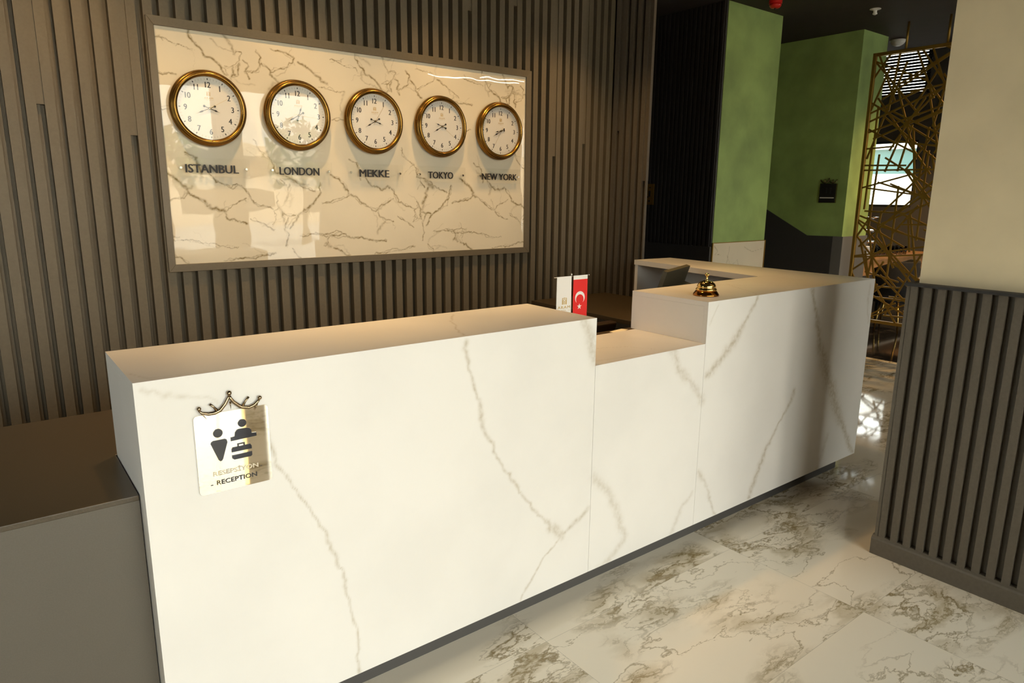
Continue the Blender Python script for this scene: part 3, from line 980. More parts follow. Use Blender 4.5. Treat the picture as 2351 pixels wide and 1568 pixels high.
# ------------------------------------------------------------------ clocks
def make_clock():
    c = thing('wall_clock', '-', 'clock', (0, YW, 0), 'gold rimmed wall clocks on the marble panel')
    c['_o'] = [0, YW, 0]
    bm = lathe(bmesh.new(), [(0.0, 0.0), (0.164, 0.0), (0.170, 0.004), (0.1725, 0.010), (0.170, 0.0165), (0.1675, 0.0185), (0.1740, 0.0215), (0.1785, 0.027),
                             (0.1765, 0.034), (0.1715, 0.0365), (0.1735, 0.0395), (0.1745, 0.045), (0.1705, 0.050), (0.1665, 0.051), (0.1665, 0.055), (0.163, 0.061), (0.158, 0.063),
                             (0.153, 0.061), (0.148, 0.055), (0.1455, 0.049), (0.1455, 0.039)], (0, YW, 0), '-y', 96)
    obj('rim', bm, MT['brass'], c, True)
    obj('dial', lathe(bmesh.new(), [(0.1456, 0.0385), (0.1456, 0.040), (0.0, 0.040)], (0, YW, 0), '-y', 96), MT['dial'], c)
    fy = YW - 0.040
    bm = bmesh.new()
    for k in range(60):
        a = 2 * math.pi * k / 60
        s = Vector((math.sin(a), 0, math.cos(a)))
        big = k % 5 == 0
        r0, r1 = (0.1305, 0.1385) if big else (0.1295, 0.1385)
        p, q = s * r0 + Vector((0, fy - 0.0003, 0)), s * r1 + Vector((0, fy - 0.0003, 0))
        bar(bm, p, q, 0.0042 if big else 0.0012, 0.0006, (0, 1, 0), 0 if big else 1)
    obj('minute_track', bm, [MT['black'], MT['tick']], c)
    for n in range(1, 13):
        bm = bmesh.new()
        a = 2 * math.pi * n / 12
        r = 0.1085
        put(bm, text_bm(str(n), 0.0262, 0.0003, 0.03, 0.86, spacing=0.95), facing_y(r * math.sin(a), fy - 0.0002, r * math.cos(a)))
        obj('numeral', bm, MT['black'], c)
    bm = bmesh.new()
    emblem_into(bm, 0.0165, 0, fy, 0.0575)
    put(bm, text_bm('ARAM', 0.0078, 0.0003, 0.0, 1.25, spacing=1.15), facing_y(0, fy - 0.0002, 0.0475))
    put(bm, text_bm('OTEL', 0.0036, 0.0003, 0.0, 1.2, spacing=1.3), facing_y(0, fy - 0.0002, 0.0395))
    bx(bm, -0.022, -0.0105, fy - 0.0005, fy, 0.0392, 0.0397)
    bx(bm, 0.0105, 0.022, fy - 0.0005, fy, 0.0392, 0.0397)
    obj('emblem', bm, MT['gold_print'], c)
    def hand(name, d, length, w, tail, leaf):
        bm = bmesh.new()
        y = YW - d
        if leaf:
            L = length
            pts = [(-w * .35, -tail), (-w * .35, L * .42), (-w, L * .56), (-w * .8, L * .62), (-w * .18, L * .75), (0, L), (w * .18, L * .75), (w * .8, L * .62), (w, L * .56), (w * .35, L * .42), (w * .35, -tail)]
            prism(bm, pts, 'y', y - 0.0006, y)
            lathe(bm, [(0.0, 0.0), (0.0055, 0.0), (0.0055, 0.0007), (0.0, 0.0007)], (0, y, -tail), '-y', 16)
            lathe(bm, [(0.0, 0.0), (0.006, 0.0), (0.006, 0.0008), (0.0, 0.0008)], (0, y, 0), '-y', 16)
        else:
            bar(bm, (0, y, -tail), (0, y, length), 0.0009, 0.0005)
            lathe(bm, [(0.0, -0.001), (0.003, -0.001), (0.003, 0.0012), (0.0, 0.0012)], (0, y, 0), '-y', 14)
        return obj(name, bm, MT['black'] if leaf else MT['brass_light'], c)
    hand('hour_hand', 0.0445, 0.052, 0.0042, 0.026, True)
    hand('minute_hand', 0.0465, 0.074, 0.0042, 0.026, True)
    hand('second_hand', 0.0485, 0.098, 0, 0.026, False)
    obj('glass', lathe(bmesh.new(), [(0.1482, 0.0545), (0.0, 0.0545)], (0, YW, 0), '-y', 64), MT['glass'], c)
    return c
CLOCKS = [('ISTANBUL', 1.057, 3 + 41 / 60, 10), ('LONDON', 1.499, 12 + 40 / 60, 16), ('MEKKE', 1.938, 3 + 40 / 60, 5.5), ('TOKYO', 2.379, 9 + 40 / 60, 21), ('NEW YORK', 2.819, 8 + 40 / 60, 35)]
proto = make_clock()
for i, (city, x, hr, sec) in enumerate(CLOCKS):
    c = proto if i == 0 else copy_tree(proto)
    c.location = (x, YW, 1.924)
    c['label'] = 'round gold rimmed wall clock above the ' + city + ' name plate'
    mn = (hr % 1) * 60
    for ch in c.children:
        kind = ch.name.split('.')[0]
        ang = {'hour_hand': hr / 12, 'minute_hand': mn / 60, 'second_hand': sec / 60}.get(kind)
        if ang is not None:
            ch.rotation_euler.y = 2 * math.pi * ang

# ------------------------------------------------------------------ name plates under the clocks
for city, x, hr, sec in CLOCKS:
    z = 1.641
    xc = x + 0.006
    p = thing('name_plate', 'clear name plate lettered ' + city + ' under its clock', 'sign', (xc, YW, z - 0.05), 'clear city name plates under the clocks')
    obj('acrylic_plate', bbox(0.0008, xc - 0.172, xc + 0.172, YW - 0.0225, YW - 0.0185, z - 0.042, z + 0.050, seg=1), MT['acrylic'], p)
    wid = {'ISTANBUL': 0.252, 'LONDON': 0.219, 'MEKKE': 0.188, 'TOKYO': 0.180, 'NEW YORK': 0.284}[city]
    tb = text_bm(city, 0.0400, 0.0004, 0.05, 1.0)
    ext = max(v.co.x for v in tb.verts) - min(v.co.x for v in tb.verts)
    for v in tb.verts:
        v.co.x *= wid / ext
    bm = bmesh.new()
    tx = {'ISTANBUL': 1.066, 'LONDON': 1.508, 'MEKKE': 1.946, 'TOKYO': 2.390, 'NEW YORK': 2.838}[city] - 0.012
    put(bm, tb, facing_y(tx, YW - 0.0229, 1.6405))
    obj('lettering', bm, MT['black'], p)
    for s in (-1, 1):
        obj('standoff_pin', lathe(bmesh.new(), [(0.0, 0.0), (0.005, 0.0), (0.005, 0.0185), (0.0065, 0.0185), (0.0065, 0.026), (0.0055, 0.0275), (0.0, 0.0275)],
                                  (xc + s * 0.1545, YW, z + 0.002), '-y', 20), MT['chrome'], p, False)

# ------------------------------------------------------------------ reception desk
XL, X1, X2, XE = 0.3256, 1.8220, 2.4727, 3.948
YF, YK, H, HN, ZS = -0.8747, -0.475, 1.10, 0.9218, 0.09
desk = thing('reception_desk', 'long white veined stone reception desk with a lowered section', 'reception desk', ((XL + XE) / 2, YF + 0.2, 0))
dst = [(max(w, 0.003), k * 0.85, pts) for w, k, pts in DESK_VEINS]
G = 0.0007
vein_slab('front_panel', XL, X1 - G, YF, YF + 0.02, ZS, H, '-y', dst, 0.005, MT['stone'], desk)
vein_slab('front_panel', X1 + G, X2 - G, YF, YF + 0.02, ZS, HN, '-y', dst, 0.005, MT['stone'], desk)
vein_slab('front_panel', X2 + G, XE, YF, YF + 0.02, ZS, H, '-y', dst, 0.005, MT['stone'], desk)
tv = lambda zz: [(max(w, 0.003), k * 0.8, pts) for w, k, z, pts in TOP_VEINS if abs(z - zz) < 0.01]
vein_slab('countertop', XL, X1 - G, YF + 0.02, YK, H - 0.02, H, '+z', tv(H), 0.006, MT['stone'], desk)
vein_slab('service_shelf', X1 - 0.02, X2 + 0.02, YF + 0.02, YK, HN - 0.02, HN, '+z', tv(HN), 0.006, MT['stone'], desk)
YK2 = -0.45
vein_slab('countertop', X2 + G, XE, YF + 0.02, YK2, H - 0.02, H, '+z', tv(H), 0.006, MT['stone'], desk)
bm = bmesh.new()
prism(bm, [(3.492, YK2 + 0.0008), (3.948, YK2 + 0.0008), (3.988, 0.578), (3.645, 0.605)], 'z', H - 0.032, H)
obj('return_top', bm, MT['stone'], desk)
obj('end_panel', box(XL, XL + 0.02, YF + 0.0205, YK, ZS, H - 0.0205), MT['stone'], desk)
obj('end_panel', box(X1 - 0.02, X1 - G, YF + 0.0205, YK, HN + 0.0005, H - 0.0205), MT['stone'], desk)
obj('end_panel', box(X2 + G, X2 + 0.02, YF + 0.0205, YK2, HN + 0.0005, H - 0.0205), MT['stone'], desk)
obj('end_panel', box(XE - 0.02, XE, YF + 0.0205, YK2, ZS, H - 0.0205), MT['stone'], desk)
bm = bmesh.new()
prism(bm, [(3.926, YK2 + 0.001), (3.946, YK2 + 0.001), (3.984, 0.56), (3.952, 0.56)], 'z', ZS, H - 0.0325)
obj('return_side', bm, MT['stone'], desk)
bm = bmesh.new()
prism(bm, [(3.649, 0.601), (3.645, 0.572), (3.955, 0.561), (3.955, 0.579)], 'z', 0.8005, H - 0.0325)
obj('return_end', bm, MT['stone'], desk)
obj('back_panel', box(XL + 0.021, X2 - 0.0005, YK - 0.02, YK - 0.001, ZS, 0.768), MT['cabinet'], desk)
obj('bottom_panel', box(XL + 0.021, XE - 0.021, YF + 0.0205, YK - 0.021, ZS + 0.0005, ZS + 0.015), MT['plinth'], desk)  # unseen board added to stop lamp light leaking out under the desk
obj('plinth', box(XL + 0.05, 3.868, -0.812, -0.50, 0, ZS - 0.0005), MT['plinth'], desk)

# low cabinet against the desk's end and the staff worktop behind it
lc = thing('low_cabinet', 'low matt taupe cabinet standing against the end of the reception desk', 'cabinet', (-0.5, -0.4, 0))
obj('carcass', bbox(0.002, -1.35, XL - 0.003, -0.807, -0.002, 0, 0.786), MT['cabinet'], lc)
bm = bmesh.new()
prism(bm, [(-1.35, -0.809), (XL - 0.003, -0.809), (XL - 0.003, -0.4738), (0.90, -0.4738), (0.90, 0.0), (-1.35, 0.0)], 'z', 0.7865, 0.80)
obj('cabinet_top', bev(bm, 0.0015, 2), MT['worktop'], lc)
obj('carcass', box(XL + 0.03, 0.898, -0.472, -0.002, 0, 0.786), MT['cabinet'], lc)
bm = bmesh.new()
fil = [(3.115 - 0.125 + 0.125 * math.sin(a), 0.125 - 0.125 * math.cos(a)) for a in [math.pi / 2 * i / 10 for i in range(10, -1, -1)]]
prism(bm, [(0.901, -0.474), (X2 + 0.0, -0.474), (X2, YK2 + 0.001), (3.922, YK2 + 0.001), (3.945, 0.53), (3.945, 0.60), (3.868, 0.612), (3.868, 1.09), (3.135, 1.09)] + fil + [(0.901, 0.0)], 'z', 0.772, 0.80)
wt = thing('staff_worktop', 'dark brown worktop with a rounded inner corner behind the desk', 'worktop', (3.2, 0.2, 0))
obj('worktop', bev(bm, 0.003, 2), MT['worktop'], wt)
obj('leg_panel', box(3.30, 3.33, 0.2, 1.06, 0, 0.7715), MT['cabinet'], wt)
bm = bmesh.new()
bx(bm, 3.14, 3.90, -0.02, 0.14, 0, 0.7715)
obj('pedestal', bm, MT['cabinet'], wt)
obj('pedestal', box(0.92, 1.40, -0.45, -0.02, 0, 0.7715), MT['cabinet'], wt)

# ------------------------------------------------------------------ reception sign on the desk front
SX, SZ, SW, SH = 0.5372, 0.892, 0.181, 0.208
sg = thing('reception_sign', 'mirror gold RECEPTION sign topped by a crown on the desk front', 'sign', (SX, YF, SZ - SH / 2))
sg['_o'] = [SX, YF, SZ - SH / 2]
def rrect(cx, cz, w, h, r, n=6):
    out = []
    for sx, sz, a0 in ((1, 1, 0), (-1, 1, 90), (-1, -1, 180), (1, -1, 270)):
        for i in range(n + 1):
            a = math.radians(a0 + 90 * i / n)
            out.append((cx + sx * (w / 2 - r) + r * math.cos(a), cz + sz * (h / 2 - r) + r * math.sin(a)))
    return out
bm = bmesh.new()
prism(bm, rrect(SX, SZ, SW, SH, 0.010), 'y', YF - 0.004, YF - 0.0003)
obj('plate', bm, MT['mirror_gold'], sg)
def crown_into(bm, pts_a, pts_b, balls, tips, spikes, y, r, mi=0):
    for pts in (pts_a, pts_b):
        bar_pts = [(x, y, z) for x, z in pts]
        tube(bm, bar_pts, [r * (0.7 + 0.5 * math.sin(math.pi * i / (len(pts) - 1))) for i in range(len(pts))], 8, mi)
    for x, z, rr in balls:
        bmesh.ops.create_uvsphere(bm, u_segments=14, v_segments=10, radius=rr, matrix=Matrix.Translation((x, y, z)))
    for pts in tips:
        tube(bm, [(x, y + 0.001, z) for x, z in pts], [r * 0.8, r * 0.6, r * 0.9], 8, mi)
    for (x0, z0), (x1, z1) in spikes:
        tube(bm, [(x0, y, z0), (x1, y, z1)], [r * 0.6, 0.0002], 6, mi)
bm = bmesh.new()
crown_into(bm, [(0.460, 1.011), (0.467, 1.003), (0.482, 0.998), (0.497, 0.998), (0.510, 1.003), (0.523, 1.017), (0.531, 1.031), (0.534, 1.037)],
           [(0.534, 1.037), (0.537, 1.028), (0.543, 1.018), (0.560, 1.002), (0.579, 0.997), (0.593, 1.001), (0.602, 1.009), (0.607, 1.014)],
           [(0.461, 1.015, 0.0055), (0.534, 1.043, 0.0065), (0.608, 1.018, 0.0055)],
           [[(0.487, 1.022), (0.495, 1.014), (0.502, 1.004)], [(0.581, 1.025), (0.573, 1.016), (0.565, 1.004)]],
           [((0.535, 1.020), (0.5355, 1.000)), ((0.465, 1.004), (0.477, 0.985)), ((0.601, 1.004), (0.593, 0.986))], YF - 0.0075, 0.0042)
obj('crown', bm, MT['bronze'], sg, True)
yi = (YF - 0.0055, YF - 0.0039)
def icon(name, polys, discs=()):
    bm = bmesh.new()
    for p in polys:
        prism(bm, p, 'y', *yi)
    for x, z, r in discs:
        prism(bm, [(x + r * math.cos(2 * math.pi * i / 24), z + r * math.sin(2 * math.pi * i / 24)) for i in range(24)], 'y', *yi)
    obj(name, bm, MT['navy'], sg)
icon('guest_icon', [[(0.4815, 0.918), (0.483, 0.923), (0.488, 0.926), (0.516, 0.926), (0.520, 0.923), (0.5215, 0.916), (0.508, 0.874), (0.505, 0.870), (0.501, 0.869), (0.497, 0.873)]], [(0.5005, 0.9435, 0.0115)])
icon('clerk_icon', [[(0.530, 0.926), (0.540, 0.927), (0.542, 0.938), (0.545, 0.942), (0.550, 0.944), (0.573, 0.943), (0.578, 0.941), (0.5815, 0.936), (0.5825, 0.928), (0.594, 0.927), (0.594, 0.9175), (0.530, 0.916)]], [(0.5605, 0.9585, 0.0105)])
icon('suitcase_icon', [[(0.530, 0.886), (0.530, 0.894), (0.533, 0.899), (0.577, 0.899), (0.580, 0.894), (0.580, 0.886)], [(0.545, 0.899), (0.545, 0.907), (0.5485, 0.907), (0.5485, 0.899)],
                       [(0.560, 0.899), (0.560, 0.907), (0.5635, 0.907), (0.5635, 0.899)], [(0.5485, 0.9035), (0.5485, 0.907), (0.560, 0.907), (0.560, 0.9035)],
                       [(0.530, 0.878), (0.580, 0.878), (0.580, 0.869), (0.577, 0.8655), (0.535, 0.8655), (0.530, 0.870)]])
def sign_text(name, body, cap, width, x, z, m):
    tb = text_bm(body, cap, 0.0006, 0.02)
    ext = max(v.co.x for v in tb.verts) - min(v.co.x for v in tb.verts)
    for v in tb.verts:
        v.co.x *= width / ext
    bm = bmesh.new()
    put(bm, tb, facing_y(x, YF - 0.0046, z))
    obj(name, bm, m, sg)
sign_text('lettering', 'RESEPSİYON', 0.0155, 0.112, 0.5375, 0.8400, MT['satin'])
sign_text('lettering', 'RECEPTION', 0.0118, 0.100, 0.5385, 0.8135, MT['black'])
bm = bmesh.new()
bx(bm, 0.4740, 0.4795, YF - 0.005, YF - 0.0039, 0.8092, 0.8110)
obj('dash', bm, MT['black'], sg)
obj('dash', box(0.5985, 0.6030, YF - 0.005, YF - 0.0039, 0.8325, 0.8336), MT['black'], sg)

# ------------------------------------------------------------------ bell, flags, monitor, printer, paper, chair
BX, BY = 2.632, -0.742
bell = thing('service_bell', 'polished gold service bell on the raised desk counter', 'bell', (BX, BY, H))
obj('base', lathe(bmesh.new(), [(0.0, 0.0002), (0.056, 0.0002), (0.0575, 0.003), (0.0555, 0.008), (0.050, 0.016), (0.0435, 0.0235), (0.0, 0.0235)], (BX, BY, H), 'z', 48), mat('amber_brass', (0.42, 0.17, 0.035), 0.12, 1.0), bell, True)
obj('dome', lathe(bmesh.new(), [(0.0, 0.0240), (0.0455, 0.0240), (0.0465, 0.028), (0.0415, 0.0335), (0.0395, 0.036), (0.0415, 0.0385), (0.0400, 0.046), (0.0355, 0.054), (0.027, 0.061), (0.015, 0.0655), (0.0, 0.0665)], (BX, BY, H), 'z', 48), MT['gold'], bell, True)
obj('plunger', lathe(bmesh.new(), [(0.0, 0.060), (0.0075, 0.064), (0.0065, 0.069), (0.0042, 0.072), (0.0042, 0.086), (0.0065, 0.089), (0.0105, 0.0915), (0.0105, 0.0945), (0.0055, 0.0985), (0.0, 0.0990)], (BX, BY, H), 'z', 24), MT['gold'], bell, True)

FYY = -0.30
fl = thing('table_flag_stand', 'chrome stand with a white and a red banner behind the lowered desk section', 'flag stand', (2.223, FYY, 0.80))
obj('base', lathe(bmesh.new(), [(0.0, 0.0003), (0.045, 0.0003), (0.045, 0.006), (0.038, 0.010), (0.008, 0.014), (0.0, 0.014)], (2.223, FYY, 0.80), 'z', 32), MT['chrome'], fl, True)
bm = tube(bmesh.new(), [(2.223, FYY, 0.81), (2.223, FYY, 1.176)], 0.0032, 12)
bmesh.ops.create_uvsphere(bm, u_segments=12, v_segments=8, radius=0.005, matrix=Matrix.Translation((2.223, FYY, 1.177)))
obj('pole', bm, MT['chrome'], fl, True)
bm = tube(bmesh.new(), [(2.1165, FYY - 0.004, 1.1685), (2.3305, FYY - 0.004, 1.1685)], 0.0017, 8)
for x in (2.1165, 2.3305):
    bmesh.ops.create_uvsphere(bm, u_segments=10, v_segments=8, radius=0.0030, matrix=Matrix.Translation((x, FYY - 0.004, 1.1685)))
obj('crossbar', bm, MT['chrome'], fl, True)
def by(x, z):
    """gentle hang of the banners"""
    return FYY - 0.0075 - 0.0016 * math.sin((x - 2.1) * 55 + z * 8) * min(1.0, (1.17 - z) * 8)
def banner(x0, x1, z0, z1, zh):
    bm = bmesh.new()
    nx, nz = 14, 26
    grid = []
    for j in range(nz + 1):
        z = z0 + (z1 - z0) * j / nz
        grid.append([[bm.verts.new((x0 + (x1 - x0) * i / nx, by(x0 + (x1 - x0) * i / nx, z) + d, z)) for i in range(nx + 1)] for d in (0, 0.0008)])
    for j in range(nz):
        zc = z0 + (z1 - z0) * (j + 0.5) / nz
        for i in range(nx):
            for s in (0, 1):
                a, b = grid[j][s], grid[j + 1][s]
                q = (a[i], a[i + 1], b[i + 1], b[i]) if s == 0 else (a[i + 1], a[i], b[i], b[i + 1])
                f = bm.faces.new(q)
                f.material_index = 1 if zc > zh else 0
                f.smooth = True
    for j in range(nz):
        for i in (0, nx):
            bm.faces.new((grid[j][0][i], grid[j + 1][0][i], grid[j + 1][1][i], grid[j][1][i]))
    return bm
w_b = obj('banner', banner(2.1285, 2.2175, 0.925, 1.1705, 1.15), [MT['white_cloth'], MT['white_cloth']], fl)
r_b = obj('banner', banner(2.2295, 2.3185, 0.925, 1.1705, 1.1507), [MT['red_cloth'], MT['white_cloth']], fl)
w_b['label'] = 'white banner with a gold gate emblem'
r_b['label'] = 'red banner with a white crescent and star'
def drape(bm):
    for v in bm.verts:
        v.co.y += by(v.co.x, v.co.z) - 0.0004
bm = bmesh.new()
emblem_into(bm, 0.0265, 2.176, 0.0, 1.0425, 0.0006)
put(bm, text_bm('ARAM', 0.0128, 0.0003, 0.02, 1.3, spacing=1.2), facing_y(2.1735, -0.0003, 1.0295))
put(bm, text_bm('OTEL', 0.0062, 0.0003, 0.0, 1.15, spacing=1.35), facing_y(2.1735, -0.0003, 1.0145))
bx(bm, 2.134, 2.152, -0.0005, 0.0, 1.0140, 1.0148)
bx(bm, 2.195, 2.213, -0.0005, 0.0, 1.0140, 1.0148)
drape(bm)
obj('emblem', bm, MT['gold_print'], w_b)
bm = bmesh.new()
cx, cz, ro, ri, dz = 2.2725, 1.0665, 0.0295, 0.0235, -0.0085
# crescent open towards the star below: outer circle minus inner circle
cosb = (ro * ro + dz * dz - ri * ri) / (2 * ro * abs(dz))
b0 = math.acos(max(-1, min(1, cosb)))
aa = [-math.pi / 2 + b0 + (2 * math.pi - 2 * b0) * i / 40 for i in range(41)]
outp = [(cx + ro * math.cos(a), cz + ro * math.sin(a)) for a in aa]
g0 = math.atan2(outp[0][1] - (cz + dz), outp[0][0] - cx)
g1 = math.atan2(outp[-1][1] - (cz + dz), outp[-1][0] - cx)
if g1 < g0:
    g1 += 2 * math.pi
inp = [(cx + ri * math.cos(g0 + (g1 - g0) * i / 40), cz + dz + ri * math.sin(g0 + (g1 - g0) * i / 40)) for i in range(41)]
for i in range(40):
    q = [outp[i], outp[i + 1], inp[i + 1], inp[i]]
    if i == 0:
        q = [outp[0], outp[1], inp[1]]
    if i == 39:
        q = [outp[39], outp[40], inp[39]]
    prism(bm, q, 'y', -0.0005, 0.0)
sx, sz, sr = 2.2715, 1.0245, 0.0145
star = [(sx + (sr if i % 2 == 0 else sr * 0.40) * math.sin(math.pi * i / 5), sz + (sr if i % 2 == 0 else sr * 0.40) * math.cos(math.pi * i / 5)) for i in range(10)]
ctr = (sx, sz)
for i in range(10):
    prism(bm, [star[i], star[(i + 1) % 10], ctr], 'y', -0.0005, 0.0)
drape(bm)
obj('crescent_and_star', bm, MT['white_cloth'], r_b)

# slim monitor seen from behind: panel tipped back, hump, stand
mo = thing('monitor', 'slim grey monitor seen from behind, standing on the worktop inside the desk corner', 'monitor', (3.22, -0.05, 0.80))
Mm = Matrix.Translation((3.214, -0.057, 0.986)) @ Matrix.Rotation(math.radians(21.7), 4, 'Z') @ Matrix.Rotation(math.radians(17), 4, 'X')
def placed(bm, M):
    bmesh.ops.transform(bm, matrix=M, verts=bm.verts)
    return bm
obj('housing', placed(bbox(0.004, -0.215, 0.215, -0.012, 0.012, -0.15, 0.150), Mm), MT['monitor'], mo)
obj('screen', placed(box(-0.205, 0.205, 0.0122, 0.0135, -0.14, 0.140), Mm), MT['black_plastic'], mo)
obj('rear_hump', placed(bbox(0.02, -0.13, 0.205, -0.058, -0.0125, -0.12, 0.055, seg=3), Mm), MT['monitor'], mo)
bm = bmesh.new()
prism(bm, [(3.18, 0.01), (3.26, 0.03), (3.25, 0.055), (3.17, 0.035)], 'z', 0.812, 0.93)
obj('stand_neck', bm, MT['monitor'], mo)
obj('stand_foot', bbox(0.003, 3.14, 3.32, -0.13, 0.08, 0.8004, 0.812), MT['monitor'], mo)

pr = thing('printer', 'low black printer on the worktop under the desk return', 'printer', (3.78, -0.21, 0.80))
obj('body', bbox(0.012, 3.655, 3.905, -0.40, -0.02, 0.8005, 0.985, seg=3), MT['black_plastic'], pr)
obj('lid', bbox(0.006, 3.665, 3.895, -0.39, -0.03, 0.9855, 1.018, seg=2), MT['black_plastic'], pr)
obj('paper_tray', bbox(0.003, 3.58, 3.66, -0.36, -0.06, 0.85, 0.862), MT['monitor'], pr)

bm = bmesh.new()
prism(bm, [(2.78, -0.075), (2.90, -0.045), (2.885, -0.006), (2.765, -0.03)], 'z', 0.8004, 0.8014)
tag(obj('paper_sheet', bm, MT['paper']), 'small sheet of white paper on the dark worktop behind the lowered section', 'paper')

ch = thing('office_chair', 'dark brown leather office chair tucked behind the desk', 'chair', (2.78, 0.38, 0))
bm = bmesh.new()
prism(bm, [(2.60, 0.50), (2.94, 0.50), (2.99, 0.62), (3.045, 0.80), (2.55, 0.80), (2.565, 0.62)], 'y', 0.17, 0.235)
obj('backrest', bev(bm, 0.014, 3), MT['leather'], ch)
obj('seat', bbox(0.03, 2.52, 3.03, 0.24, 0.70, 0.42, 0.50, seg=3), MT['leather'], ch)
obj('gas_lift', lathe(bmesh.new(), [(0.0, 0.08), (0.028, 0.08), (0.028, 0.419), (0.0, 0.419)], (2.78, 0.46, 0), 'z', 20), MT['gunmetal'], ch)
for k in range(5):
    a = 2 * math.pi * k / 5 + 0.3
    bm = bmesh.new()
    bar(bm, (2.78, 0.46, 0.085), (2.78 + 0.27 * math.cos(a), 0.46 + 0.27 * math.sin(a), 0.065), 0.035, 0.03, (0, 0, 1))
    f_ = obj('foot', bm, MT['gunmetal'], ch)
    obj('castor', lathe(bmesh.new(), [(0.0, 0.0), (0.02, 0.004), (0.026, 0.025), (0.02, 0.046), (0.0, 0.05)], (2.78 + 0.265 * math.cos(a), 0.46 + 0.265 * math.sin(a), 0.0002), 'z', 16), MT['black_plastic'], f_)

# ------------------------------------------------------------------ small wall and ceiling fittings
es = thing('corridor_sign', 'gold sign with dark cut-outs on the charcoal slatted wall', 'sign', (5.058, 1.735, 1.44))
obj('plate', bbox(0.001, 5.050, 5.0575, 1.680, 1.785, 1.447, 1.634, seg=1), MT['gold_paint'], es)
bm = bmesh.new()
for y0, y1, z0, z1 in ((1.712, 1.735, 1.598, 1.606), (1.716, 1.736, 1.520, 1.572), (1.740, 1.775, 1.512, 1.522), (1.718, 1.738, 1.474, 1.488)):
    bx(bm, 5.0488, 5.0499, y0, y1, z0, z1)
obj('pictogram', bm, MT['black'], es)

ts = thing('stair_sign', 'small dark crowned sign with a pale text line on the dark green wall', 'sign', (6.872, 0.995, 1.47))
obj('plate', bbox(0.001, 6.852, 6.8718, 0.908, 1.078, 1.476, 1.664, seg=1), MT['bronze'], ts)
obj('face', box(6.8505, 6.8519, 0.911, 1.075, 1.479, 1.661), MT['black'], ts)
bm = bmesh.new()
for c0, c1, z0 in ((0.911, 0.993, 1.665), (0.993, 1.075, 1.665)):
    tube(bm, [(6.858, c0, z0 + 0.028), (6.858, c0 + 0.02, z0 + 0.008), (6.858, (c0 + c1) / 2, z0 + 0.003), (6.858, c1 - 0.02, z0 + 0.008), (6.858, c1, z0 + 0.028)], 0.005, 6)
for y, z in ((0.911, 1.697), (0.993, 1.712), (1.075, 1.697), (0.952, 1.70), (1.034, 1.70)):
    bmesh.ops.create_uvsphere(bm, u_segments=10, v_segments=8, radius=0.0065, matrix=Matrix.Translation((6.858, y, z)))
tube(bm, [(6.858, 0.993, 1.68), (6.858, 0.993, 1.71)], 0.006, 6)
tube(bm, [(6.858, 0.952, 1.668), (6.858, 0.952, 1.70)], 0.004, 6)
tube(bm, [(6.858, 1.034, 1.668), (6.858, 1.034, 1.70)], 0.004, 6)
obj('crown', bm, MT['bronze'], ts)
obj('text_line', box(6.8496, 6.8504, 0.922, 1.068, 1.520, 1.530), MT['white_plastic'], ts)
bm = bmesh.new()
for y in (0.965, 1.005):
    bx(bm, 6.8496, 6.8504, y - 0.006, y + 0.006, 1.565, 1.605)
    prism(bm, [(y + 0.008 * math.cos(2 * math.pi * i / 14), 1.618 + 0.008 * math.sin(2 * math.pi * i / 14)) for i in range(14)], 'x', 6.8496, 6.8504)
obj('pictogram', bm, MT['gunmetal'], ts)

def detector(x, y, label, prof, name, cat):
    d = thing(name, label, cat, (x, y, CEIL))
    return d
d = thing('sprinkler', 'small white ceiling sprinkler near the brown ceiling glow', 'sprinkler', (6.222, 0.41, CEIL))
obj('rose', lathe(bmesh.new(), [(0.0, 0.0), (0.042, 0.0), (0.044, -0.004), (0.020, -0.012), (0.0, -0.012)], (6.222, 0.41, CEIL - 0.0002), 'z', 24), MT['white_plastic'], d)
obj('nozzle', lathe(bmesh.new(), [(0.0, -0.0125), (0.014, -0.0125), (0.014, -0.032), (0.018, -0.034), (0.018, -0.042), (0.006, -0.048), (0.0, -0.048)], (6.222, 0.41, CEIL), 'z', 16), MT['white_plastic'], d)
d = thing('smoke_detector', 'white domed smoke detector on the ceiling beside the gold screen', 'smoke detector', (7.578, 0.817, CEIL))
obj('base', lathe(bmesh.new(), [(0.0, 0.0), (0.072, 0.0), (0.072, -0.012), (0.0, -0.012)], (7.578, 0.817, CEIL - 0.0002), 'z', 32), MT['white_plastic'], d)
obj('dome', lathe(bmesh.new(), [(0.0, -0.0125), (0.068, -0.0125), (0.062, -0.028), (0.046, -0.044), (0.026, -0.055), (0.0, -0.057)], (7.578, 0.817, CEIL), 'z', 32), MT['white_plastic'], d, True)
d = thing('fire_alarm', 'red alarm sounder on the dark ceiling beside the green column', 'alarm', (5.362, 0.79, CEIL))
obj('base', lathe(bmesh.new(), [(0.0, 0.0), (0.050, 0.0), (0.050, -0.028), (0.0, -0.028)], (5.362, 0.79, CEIL - 0.0002), 'z', 32), MT['red_plastic'], d)
obj('dome', lathe(bmesh.new(), [(0.0, -0.0285), (0.046, -0.0285), (0.044, -0.046), (0.034, -0.058), (0.0, -0.062)], (5.362, 0.79, CEIL), 'z', 32), MT['red_plastic'], d, True)
obj('tip', lathe(bmesh.new(), [(0.0, -0.0622), (0.010, -0.0622), (0.008, -0.072), (0.0, -0.074)], (5.362, 0.79, CEIL), 'z', 12), MT['black'], d, True)

